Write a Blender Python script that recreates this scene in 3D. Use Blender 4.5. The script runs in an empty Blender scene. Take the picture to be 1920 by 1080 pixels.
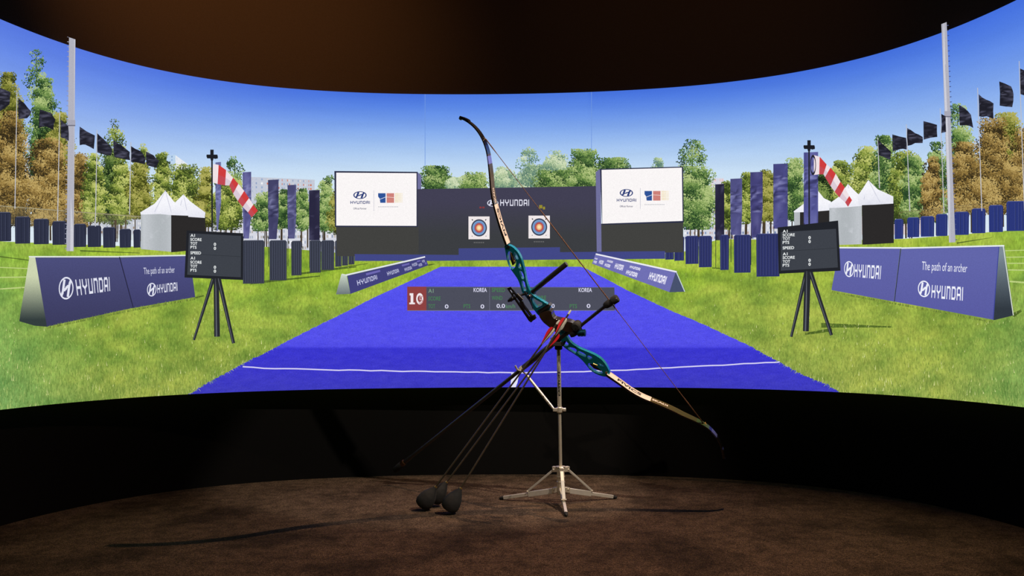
import bpy, math, random
import numpy as np
from mathutils import Vector, Matrix
from mathutils.geometry import tessellate_polygon

random.seed(7); rng = np.random.default_rng(7)
SC = bpy.context.scene
COL = SC.collection

# ---------------------------------------------------------------- camera
FPX, YH, ROLL, ZC = 1500.0, 618.0, 0.006, 0.6655      # focal length (px of 1920), horizon row, roll, lens height
cd = bpy.data.cameras.new('camera'); cam = bpy.data.objects.new('camera', cd); COL.objects.link(cam)
cd.sensor_width = 36; cd.lens = FPX / 1920 * 36; cd.shift_y = (YH - 540) / 1920; cd.clip_start = .05
cr, sr = math.cos(ROLL), math.sin(ROLL)
cam.matrix_world = Matrix(((cr, sr, 0, 0), (0, 0, -1, 0), (-sr, cr, 0, ZC), (0, 0, 0, 1)))
SC.camera = cam
# ---------------------------------------------------------------- world, exposure
w = bpy.data.worlds.new('world'); SC.world = w; w.use_nodes = True
w.node_tree.nodes['Background'].inputs[0].default_value = (.012, .010, .010, 1)
w.node_tree.nodes['Background'].inputs[1].default_value = .35
SC.view_settings.view_transform = 'Standard'; SC.view_settings.look = 'None'
SC.view_settings.gamma = 1; SC.view_settings.exposure = 0; SC.view_settings.use_curve_mapping = False
SC.cycles.use_denoising = True; SC.cycles.max_bounces = 6
# ---------------------------------------------------------------- the room's ceiling spotlights
def spot(name, loc, aim, power, color, deg, blend, size):
    l = bpy.data.lights.new(name, 'SPOT'); o = bpy.data.objects.new(name, l); COL.objects.link(o)
    l.energy = power; l.color = color; l.spot_size = math.radians(deg); l.spot_blend = blend; l.shadow_soft_size = size
    o.location = loc; o.rotation_euler = (Vector(aim) - Vector(loc)).to_track_quat('-Z', 'Y').to_euler(); return o
spot('track_spot', (.95, 3.28, 2.93), (-.15, 1.75, 0), 195, (1, .64, .40), 78, .8, .008)
spot('track_spot', (1.55, 1.55, 2.90), (.17, 3.0, .78), 340, (1, .85, .70), 26, .35, .02)
spot('track_spot', (-.5, .9, 2.90), (.12, 3.0, .62), 110, (1, .82, .64), 21, .5, .02)
spot('wall_washer', (-1.25, 1.9, 2.80), (-1.22, 3.40, 2.18), 105, (1, .55, .22), 66, 1, .06)
spot('wall_washer', (.55, 2.0, 2.80), (.70, 3.55, 2.05), 13, (1, .58, .30), 80, 1, .06)
spot('track_spot', (.1, 1.2, 2.90), (.05, 1.85, 0), 75, (1, .55, .36), 44, 1, .04)

# ---------------------------------------------------------------- helpers
def lin(c):
    a = np.asarray(c, float) / 255.0
    return np.where(a <= .04045, a / 12.92, ((a + .055) / 1.055) ** 2.4)
def ray(px, py):                                      # photo pixel -> (x/y, z/y) of the line of sight
    u, v = px - 960.0, py - YH
    return (u * cr - v * sr) / FPX, -(v * cr + u * sr) / FPX
def at(px, py, Y):
    a, b = ray(px, py); return Vector((a * Y, Y, ZC + b * Y))
def onfloor(px, py, z=0.0):
    a, b = ray(px, py); return at(px, py, (z - ZC) / b)

PC = [-41.818, 1.016, 149.374, 5.816, 73.345, 8.172, 441.709]       # plan curve of the screen
D0 = 3.67; HT = 441.709 * D0 / FPX; HB = .23873 * HT
UMAX = 1150
def depth(a):                                        # a = x/y
    u = np.asarray(a) * FPX / 1000
    return 441.709 * D0 / np.polyval(PC, u)
NODE_U = np.arange(-UMAX, UMAX + 1, 10) / FPX         # the screen is stretched over flat strips this fine
NODE_Y = depth(NODE_U); NODE_X = NODE_U * NODE_Y
def wall_xy(a):
    """point of the strip surface seen along x/y = a"""
    a = np.clip(np.asarray(a, float), NODE_U[0], NODE_U[-1] - 1e-9)
    i = np.clip(np.searchsorted(NODE_U, a, side='right') - 1, 0, len(NODE_U) - 2)
    x0, y0, x1, y1 = NODE_X[i], NODE_Y[i], NODE_X[i + 1], NODE_Y[i + 1]
    t = (a * y0 - x0) / ((x1 - x0) - a * (y1 - y0))
    return x0 + t * (x1 - x0), y0 + t * (y1 - y0)
def on_screen(px, py, off):
    px = np.asarray(px, float); py = np.asarray(py, float)
    a = ((px - 960) * cr - (py - YH) * sr) / FPX; b = -((py - YH) * cr + (px - 960) * sr) / FPX
    X, Y = wall_xy(np.clip(a, -(UMAX - 50) / FPX, (UMAX - 50) / FPX))
    Z = np.clip(ZC + b * Y, ZC - HB, ZC + HT)
    n = np.hypot(X, Y); k = 1 - off / n
    return np.stack([X * k, Y * k, Z], 1)

def mesh_obj(name, verts, faces, mat, parent=None, smooth=False, mats=None, midx=None):
    me = bpy.data.meshes.new(name); me.from_pydata([tuple(v) for v in verts], [], faces); me.update()
    o = bpy.data.objects.new(name, me); COL.objects.link(o)
    for m in (mats or [mat]): me.materials.append(m)
    if midx: me.polygons.foreach_set('material_index', midx)
    if smooth:
        me.polygons.foreach_set('use_smooth', [True] * len(me.polygons))
    if parent: o.parent = parent
    return o
def tag(o, label=None, cat=None, group=None, kind=None):
    for k, v in (('label', label), ('category', cat), ('group', group), ('kind', kind)):
        if v: o[k] = v
    return o
def empty(name, loc=(0, 0, 0)):
    o = bpy.data.objects.new(name, None); COL.objects.link(o); o.location = loc; return o

# ---------------------------------------------------------------- materials
def nt(name):
    m = bpy.data.materials.new(name); m.use_nodes = True; t = m.node_tree; t.nodes.clear(); return m, t
def pbr(name, col, rough=.5, metal=0., noise=0., nscale=40., bump=0., coat=0., spec=.5):
    m, t = nt(name); n = t.nodes; out = n.new('ShaderNodeOutputMaterial'); b = n.new('ShaderNodeBsdfPrincipled')
    t.links.new(b.outputs[0], out.inputs[0])
    c = tuple(lin(col)) + (1,)
    b.inputs['Roughness'].default_value = rough; b.inputs['Metallic'].default_value = metal
    b.inputs['Coat Weight'].default_value = coat; b.inputs['Specular IOR Level'].default_value = spec
    tc = n.new('ShaderNodeTexCoord'); nz = n.new('ShaderNodeTexNoise'); nz.inputs['Scale'].default_value = nscale
    nz.inputs['Detail'].default_value = 6; t.links.new(tc.outputs['Object'], nz.inputs['Vector'])
    rp = n.new('ShaderNodeValToRGB'); rp.color_ramp.elements[0].position = .3; rp.color_ramp.elements[1].position = .7
    rp.color_ramp.elements[0].color = tuple(x * (1 - noise) for x in c[:3]) + (1,)
    rp.color_ramp.elements[1].color = tuple(min(1, x * (1 + noise)) for x in c[:3]) + (1,)
    t.links.new(nz.outputs[0], rp.inputs[0]); t.links.new(rp.outputs[0], b.inputs['Base Color'])
    if bump:
        bp = n.new('ShaderNodeBump'); bp.inputs['Strength'].default_value = bump; bp.inputs['Distance'].default_value = .004
        t.links.new(nz.outputs[0], bp.inputs['Height']); t.links.new(bp.outputs[0], b.inputs['Normal'])
    return m
def picture_mat(name, grain=.05, gscale=900., streak=None):
    """light of the projected picture: its own colours times the grain of the screen cloth"""
    m, t = nt(name); n = t.nodes; L = t.links
    out = n.new('ShaderNodeOutputMaterial'); e = n.new('ShaderNodeEmission'); L.new(e.outputs[0], out.inputs[0])
    at_ = n.new('ShaderNodeVertexColor'); at_.layer_name = 'Col'
    tc = n.new('ShaderNodeTexCoord')
    def noise(vec_scale, scale, lo, hi, prev):
        mp = n.new('ShaderNodeMapping'); mp.inputs['Scale'].default_value = vec_scale; L.new(tc.outputs['Object'], mp.inputs[0])
        nz = n.new('ShaderNodeTexNoise'); nz.inputs['Scale'].default_value = scale; nz.inputs['Detail'].default_value = 3
        L.new(mp.outputs[0], nz.inputs['Vector'])
        mr = n.new('ShaderNodeMapRange'); mr.inputs['From Min'].default_value = .25; mr.inputs['From Max'].default_value = .75
        mr.inputs['To Min'].default_value = lo; mr.inputs['To Max'].default_value = hi; L.new(nz.outputs[0], mr.inputs[0])
        mx = n.new('ShaderNodeVectorMath'); mx.operation = 'SCALE'; L.new(prev, mx.inputs[0]); L.new(mr.outputs[0], mx.inputs['Scale'])
        return mx.outputs[0]
    v = noise((1, 1, 1), gscale, 1 - grain, 1 + grain, at_.outputs[0])
    if streak: 
        for (vs, s, k) in streak: v = noise(vs, s, 1 - k, 1 + k, v)
    L.new(v, e.inputs[0]); e.inputs[1].default_value = 1
    m.cycles.emission_sampling = 'NONE'
    return m
M_PIC = picture_mat('projected_light', .07, 260)
M_SKY = picture_mat('projected_sky_light', .035, 240, [((.35, .35, 3), 9, .025)])
M_GRS = picture_mat('projected_grass_light', .10, 240, [((1, 1, .5), 130, .26), ((1, 1, .45), 38, .16), ((.4, .4, 1), 9, .12)])
M_RUN = picture_mat('projected_runway_light', .07, 230, [((1, 1, 1.3), 210, .16)])

# ---------------------------------------------------------------- the projected picture
LAYER = [0.0]
def lerp(a, b, t): return a + (b - a) * t
class Pic:
    """one piece of the projected picture: coloured faces lying on the screen's cloth"""
    def __init__(s): s.v = []; s.f = []; s.c = []; s.z = []; s.zc = 0.; s.last = None; s.lock = False
    def _face(s, pts, col):
        k = len(s.v); s.v += pts; s.f.append(tuple(range(k, k + len(pts)))); s.z += [s.zc] * len(pts)
        s.c += [col(x, y) for x, y in pts] if callable(col) else [col] * len(pts)
    def poly(s, pts, col, step=None):
        if callable(col) and step is None: step = 10
        if not s.lock and s.last is not None and s.last is not col and s.last != col: s.zc += 8e-6
        s.last = col
        xs = [p[0] for p in pts]
        if max(xs) - min(xs) < 9 and len(pts) <= 4 and not callable(col): s._face([tuple(p) for p in pts], col); return s
        tris = tessellate_polygon([[Vector((p[0], p[1], 0)) for p in pts]])
        for t in tris:
            tri = [tuple(pts[i][:2]) for i in t]
            x0 = min(p[0] for p in tri); x1 = max(p[0] for p in tri)
            a = math.floor(x0 / 10) * 10
            while a < x1:
                c = s._clip(s._clip(tri, 0, a, 1), 0, a + 10, -1)
                if callable(col) and c:
                    y0 = min(p[1] for p in c); y1 = max(p[1] for p in c); b = math.floor(y0 / step) * step
                    while b < y1:
                        d = s._clip(s._clip(c, 1, b, 1), 1, b + step, -1)
                        if len(d) > 2: s._face(d, col)
                        b += step
                elif len(c) > 2: s._face(c, col)
                a += 10
        return s
    @staticmethod
    def _clip(p, ax, val, sg):
        out = []
        for i in range(len(p)):
            a, b = p[i - 1], p[i]; da = (a[ax] - val) * sg; db = (b[ax] - val) * sg
            if (da < 0) != (db < 0):
                t = da / (da - db); out.append((a[0] + (b[0] - a[0]) * t, a[1] + (b[1] - a[1]) * t))
            if db >= 0: out.append(b)
        return out
    def rect(s, x0, y0, x1, y1, col, **k): return s.poly([(x0, y0), (x1, y0), (x1, y1), (x0, y1)], col, **k)
    def line(s, pts, wd, col):
        for a, b in zip(pts[:-1], pts[1:]):
            w0, w1 = (wd, wd) if not isinstance(wd, tuple) else wd
            dx, dy = b[0] - a[0], b[1] - a[1]; l = math.hypot(dx, dy) or 1; nx, ny = -dy / l / 2, dx / l / 2
            s.poly([(a[0] + nx * w0, a[1] + ny * w0), (b[0] + nx * w1, b[1] + ny * w1), (b[0] - nx * w1, b[1] - ny * w1), (a[0] - nx * w0, a[1] - ny * w0)], col)
        return s
    def ellipse(s, cx, cy, rx, ry, col, n=28):
        return s.poly([(cx + rx * math.cos(i * 2 * math.pi / n), cy + ry * math.sin(i * 2 * math.pi / n)) for i in range(n)], col)
    def ring(s, cx, cy, rx, ry, k, col, n=32, H=None):
        H = H or (lambda x, y: (x, y))
        for i in range(n):
            a, b = i * 2 * math.pi / n, (i + 1) * 2 * math.pi / n
            s.poly([H(cx + r * rx * math.cos(q), cy + r * ry * math.sin(q)) for q, r in ((a, 1), (b, 1), (b, k), (a, k))], col)
        return s
    def build(s, name, parent, mat=None, label=None, layer=None):
        if layer is None: LAYER[0] += .00011; layer = LAYER[0]
        P = np.array(s.v, float)
        verts = on_screen(P[:, 0], P[:, 1], layer + np.array(s.z)); LAYER[0] = max(LAYER[0], layer + max(s.z))
        me = bpy.data.meshes.new(name); me.from_pydata(verts.tolist(), [], s.f); me.update()
        ca = me.color_attributes.new('Col', 'FLOAT_COLOR', 'POINT')
        C = np.ones((len(s.v), 4)); C[:, :3] = lin(np.array(s.c, float))
        ca.data.foreach_set('color', C.ravel()); me.materials.append(mat or M_PIC)
        o = bpy.data.objects.new(name, me); COL.objects.link(o); o.parent = parent
        if label: o['label'] = label
        return o
def homog(q):
    """unit square (x right, y down) -> quad q (tl,tr,br,bl), in perspective"""
    (x0, y0), (x1, y1), (x2, y2), (x3, y3) = q
    dx1, dx2, dx3 = x1 - x2, x3 - x2, x0 - x1 + x2 - x3; dy1, dy2, dy3 = y1 - y2, y3 - y2, y0 - y1 + y2 - y3
    den = dx1 * dy2 - dx2 * dy1
    g = (dx3 * dy2 - dx2 * dy3) / den; h = (dx1 * dy3 - dx3 * dy1) / den
    return lambda x, y: (((x1 - x0 + g * x1) * x + (x3 - x0 + h * x3) * y + x0) / (g * x + h * y + 1),
                         ((y1 - y0 + g * y1) * x + (y3 - y0 + h * y3) * y + y0) / (g * x + h * y + 1))
def box(x0, y0, x1, y1): return homog([(x0, y0), (x1, y0), (x1, y1), (x0, y1)])
# the wide square lettering: strokes in a 7 letter grid
W = 1.0
def letters(p, H, col, word='HYUNDAI', th=.17):
    G = {'H': ([[(0, 0), (0, 1)], [(.72, 0), (.72, 1)], [(0, .5), (.72, .5)]], .72),
         'Y': ([[(0, 0), (.0, .38), (.36, .6)], [(.72, 0), (.72, .38), (.36, .6)], [(.36, .55), (.36, 1)]], .72),
         'U': ([[(0, 0), (0, 1), (.66, 1), (.66, 0)]], .66), 'N': ([[(0, 1), (0, 0), (.56, 0), (.66, .15), (.66, 1)]], .66),
         'D': ([[(0, 0), (.56, 0), (.68, .15), (.68, .85), (.56, 1), (0, 1), (0, 0)]], .68),
         'A': ([[(0, 1), (0, .15), (.1, 0), (.58, 0), (.68, .15), (.68, 1)], [(0, .62), (.68, .62)]], .68), 'I': ([[(0, 0), (0, 1)]], 0.)}
    tot = sum(G[c][1] + .44 for c in word) - .44 + th
    x = th / 2; 
    for c in word:
        for st in G[c][0]:
            for (ax, ay), (bx, by) in zip(st[:-1], st[1:]):
                ay = th / 2 + ay * (1 - th); by = th / 2 + by * (1 - th)
                dx, dy = bx - ax, by - ay; l = math.hypot(dx, dy); ux, uy = dx / l * th / 2, dy / l * th / 2
                q = [(ax - ux - uy, ay - uy + ux), (bx + ux - uy, by + uy + ux), (bx + ux + uy, by + uy - ux), (ax - ux + uy, ay - uy - ux)]
                p.poly([H((x + a) / tot, b) for a, b in q], col)
        x += G[c][1] + .44
def emblem(p, cx, cy, rx, ry, col, k=.84, sk=0.):
    H = lambda x, y: (cx + x * rx, cy + y * ry + x * sk * ry)
    p.ring(0, 0, 1, 1, k, col, H=H)
    for pts, w0 in (([(-.22, -.78), (-.34, -.2), (-.44, .30), (-.62, .62)], .30), ([(.62, -.62), (.44, -.30), (.34, .2), (.22, .78)], .30),
                    ([(-.38, .16), (-.1, .12), (.1, -.12), (.38, -.16)], .26)):
        for a, b in zip(pts[:-1], pts[1:]):
            dx, dy = b[0] - a[0], b[1] - a[1]; l = math.hypot(dx, dy); nx, ny = -dy / l * w0 / 2, dx / l * w0 / 2
            p.poly([H(a[0] + nx, a[1] + ny), H(b[0] + nx, b[1] + ny), H(b[0] - nx, b[1] - ny), H(a[0] - nx, a[1] - ny)], col)
_tc = {}
def text_tris(s, bold=0.):
    if (s, bold) in _tc: return _tc[(s, bold)]
    c = bpy.data.curves.new('lettering', 'FONT'); c.body = s; c.offset = bold; c.resolution_u = 3
    o = bpy.data.objects.new('lettering', c); COL.objects.link(o); bpy.context.view_layer.update()
    me = o.evaluated_get(bpy.context.evaluated_depsgraph_get()).to_mesh(); me.calc_loop_triangles()
    V = np.array([v.co[:2] for v in me.vertices]); T = [tuple(t.vertices) for t in me.loop_triangles]
    x0, x1 = V[:, 0].min(), V[:, 0].max(); cap = .69; V[:, 0] = (V[:, 0] - x0) / (x1 - x0); V[:, 1] = 1 - V[:, 1] / cap
    o.evaluated_get(bpy.context.evaluated_depsgraph_get()).to_mesh_clear()
    bpy.data.objects.remove(o); bpy.data.curves.remove(c)
    _tc[(s, bold)] = (V, T); return V, T
def text(p, H, s, col, bold=0.):
    V, T = text_tris(s, bold)
    for t in T: p.poly([H(*V[i]) for i in t], col)

# value noise on the photo grid
_g = rng.random((64, 64))
def vn(x, y, s):
    x = np.asarray(x, float) / s; y = np.asarray(y, float) / s
    i = np.floor(x).astype(int); j = np.floor(y).astype(int); fx = x - i; fy = y - j
    fx = fx * fx * (3 - 2 * fx); fy = fy * fy * (3 - 2 * fy)
    a = _g[j % 64, i % 64]; b = _g[j % 64, (i + 1) % 64]; c = _g[(j + 1) % 64, i % 64]; d = _g[(j + 1) % 64, (i + 1) % 64]
    return (a * (1 - fx) + b * fx) * (1 - fy) + (c * (1 - fx) + d * fx) * fy
def jit(c, k): 
    q = random.uniform(-k, k); return (min(255, max(0, c[0] + q)), min(255, max(0, c[1] + q)), min(255, max(0, c[2] + q * .8)))
def mix(a, b, t): return tuple(x + (y - x) * t for x, y in zip(a, b))
def stops(t, S):
    if t <= S[0][0]: return S[0][1]
    for (a, ca), (b, cb) in zip(S[:-1], S[1:]):
        if t <= b: return mix(ca, cb, (t - a) / (b - a))
    return S[-1][1]
def ytop(x): u = (x - 960) / 1000; return YH - np.polyval(PC, max(-1.15, min(1.15, u))) - ROLL * (x - 960)
def ybot(x): u = (x - 960) / 1000; return YH + .23873 * np.polyval(PC, max(-1.15, min(1.15, u))) - ROLL * (x - 960)

# ================================================================ the screen
screen = empty('projection_screen', (0, D0, 0))
tag(screen, 'wide curved screen showing a projected sunny archery range with blue runway', 'screen')
screen.location = (0, 0, 0)
XL, XR = 960 - UMAX + 40, 960 + UMAX - 40

p = Pic()
def skycol(x, y):
    t = (y - ytop(x)) / (345 - ytop(x))
    c = stops(t, [(0, (68, 112, 220)), (.12, (84, 128, 226)), (.35, (122, 162, 234)), (.6, (164, 196, 240)), (.85, (198, 221, 244)), (1, (210, 229, 244)), (1.4, (222, 234, 242))])
    if x < 700: c = mix(c, (132, 140, 238), .30 * min(1, (700 - x) / 600) * max(0, 1 - t))
    if x > 1500: c = mix(c, (66, 110, 232), .18 * (x - 1500) / 400 * max(0, 1 - t))
    if 797 < x < 1109: c = mix(c, (120, 170, 250), .12 * max(0, 1 - t))
    return c
p.poly([(XL, -120), (XR, -120), (XR, 500), (XL, 500)], skycol, step=20)
sky = p.build('projected_sky', screen, M_SKY, 'projected blue sky fading to white at the horizon', 0.0)
p = Pic()
for x in (797, 1109): Pic().rect(x - .5, 170, x + .5, 345, (112, 150, 222)).build('projection_seam', screen, None, 'faint upright seam where the projected pictures meet')

# ---- distant buildings
def building(pts, col, nx, ny, wc, label):
    p = Pic(); p.poly(pts, col); p.zc = 2e-5; p.lock = True; H = homog(pts)
    for i in range(nx):
        for j in range(ny):
            x0 = (i + .2) / nx; y0 = (j + .25) / ny
            p.poly([H(x0, y0), H(x0 + .6 / nx, y0), H(x0 + .6 / nx, y0 + .5 / ny), H(x0, y0 + .5 / ny)], jit(random.choice(wc), 12))
    return p.build('projected_building', screen, None, label)
building([(455, 331), (590, 337), (590, 400), (455, 400)], (196, 202, 216), 26, 9, [(222, 214, 214), (208, 120, 92), (150, 168, 200), (235, 235, 240), (180, 190, 210)], 'projected pale and orange apartment block behind the left banners')
building([(296, 294), (329, 290), (329, 340), (296, 340)], (188, 212, 236), 8, 8, [(140, 168, 208), (180, 200, 226)], 'projected bluish tower above the left trees')
building([(329, 291), (352, 308), (352, 340), (329, 340)], (232, 236, 242), 3, 5, [(215, 224, 236)], 'projected white tower above the left trees')
building([(135, 400), (300, 408), (300, 440), (135, 440)], (206, 212, 228), 36, 4, [(130, 145, 180), (236, 238, 244), (150, 130, 120)], 'projected pale houses seen between the left trunks')
building([(380, 412), (635, 405), (635, 470), (380, 470)], (214, 216, 226), 60, 6, [(160, 170, 190), (240, 240, 244), (120, 120, 110), (190, 180, 170)], 'projected pale houses behind the left barriers')
building([(1283, 390), (1480, 385), (1480, 450), (1283, 450)], (212, 214, 224), 44, 7, [(120, 140, 180), (240, 240, 244), (200, 170, 160)], 'projected pale houses behind the right barriers')
building([(1334, 334), (1357, 334), (1357, 400), (1334, 400)], (216, 216, 228), 5, 8, [(180, 190, 210), (238, 200, 200)], 'projected pink and white tower behind the tall dark banner')
building([(1580, 395), (1740, 395), (1740, 440), (1580, 440)], (220, 205, 205), 30, 4, [(170, 160, 170), (240, 236, 236), (110, 100, 80)], 'projected pale houses seen between the right trunks')

# ---- trees
def rough2(pts):
    out = []
    for i in range(len(pts)):
        a, b = pts[i], pts[(i + 1) % len(pts)]; out.append(a)
        out.append((lerp(a[0], b[0], .5) + random.uniform(-1, 1), lerp(a[1], b[1], .5) + random.uniform(-1.2, 1.2)))
    return out
OL = [(58, 62, 22), (98, 104, 40), (140, 142, 62), (176, 172, 92)]
GR = [(40, 66, 38), (80, 114, 58), (124, 154, 82), (176, 194, 126)]
YG = [(50, 64, 28), (102, 122, 50), (146, 160, 70), (192, 198, 112)]
BR = [(50, 42, 26), (112, 90, 46), (152, 124, 66), (190, 164, 100)]
DG = [(24, 38, 22), (48, 70, 34), (86, 112, 52), (130, 150, 80)]
PL = [(92, 126, 112), (134, 164, 130), (172, 194, 150), (210, 222, 186)]
def tree(cx, top, bot, hw, pal, label, n=None, trunk=None, sparse=0., topw=.25):
    p = Pic(); h = bot - top; ncl = int(10 + hw * h / 130)
    if trunk:
        for k in range(trunk[1]):
            xx = cx + random.uniform(-.5, .5) * hw
            p.line([(xx, bot - h * .3), (xx + random.uniform(-2, 2), trunk[0])], random.uniform(1.5, 3.2), jit((70, 58, 44), 12))
    p.line([(cx, bot), (cx, top + h * .12)], 1.8, mix(pal[0], (90, 80, 60), .4))
    def prof(t): return topw + (1 - topw) * math.sin(min(1, t * 1.25 + .02) * math.pi / 2) if t < .75 else 1 - .35 * (t - .75) / .25
    cl = []
    for k in range(ncl * 3):
        t = random.random() ** .85; x = cx + random.uniform(-1, 1) * hw * prof(t) * .86; y = top + t * h
        cl.append((x, y, random.uniform(.10, .22) * hw + 2.5 + 1.5 * t))
    cl.sort(key=lambda c: c[1] * .4 + random.random() * 90)
    if not sparse:
        for t0 in np.arange(.12, .95, .07):
            y = top + t0 * h; ww = hw * prof(t0) * .80
            q = [(cx - ww * random.uniform(.8, 1), y - h * .03), (cx + ww * random.uniform(.8, 1), y - h * .03), (cx + ww * random.uniform(.8, 1), y + h * .09), (cx - ww * random.uniform(.8, 1), y + h * .09)]
            p.poly(rough2(q), jit(mix(pal[0], pal[1], .35), 6))
    m = n or int(34 + hw * .5)
    p.lock = True; p.zc = 3e-5
    for (x, y, r) in cl:
        base = random.uniform(-.15, .18) + (float(vn(x + cx, y * 1.3, 13)) - .52) * 1.5; p.zc += 5e-6
        if sparse and random.random() < sparse: continue
        for k in range(m if not sparse else int(m * .5)):
            a = random.uniform(0, 6.283); q = r * math.sqrt(random.random()) * 1.15; lx = x + q * math.cos(a) * 1.15; ly = y + q * math.sin(a)
            if ly > bot + 3 or ly < top - 2: continue
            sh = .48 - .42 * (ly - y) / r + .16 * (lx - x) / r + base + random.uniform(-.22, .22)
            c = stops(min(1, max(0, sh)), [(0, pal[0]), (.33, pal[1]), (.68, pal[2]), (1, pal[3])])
            s = random.uniform(.9, 2.3); b = random.uniform(0, 3.14)
            ca, sa = math.cos(b) * s, math.sin(b) * s; p.zc += 1.5e-7
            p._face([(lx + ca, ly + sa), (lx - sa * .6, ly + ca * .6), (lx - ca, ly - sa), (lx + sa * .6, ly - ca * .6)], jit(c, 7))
    return p.build('projected_tree', screen, None, label)
def trees(rows):
    for r in rows: tree(*r[:6], **(r[6] if len(r) > 6 else {}))
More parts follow.
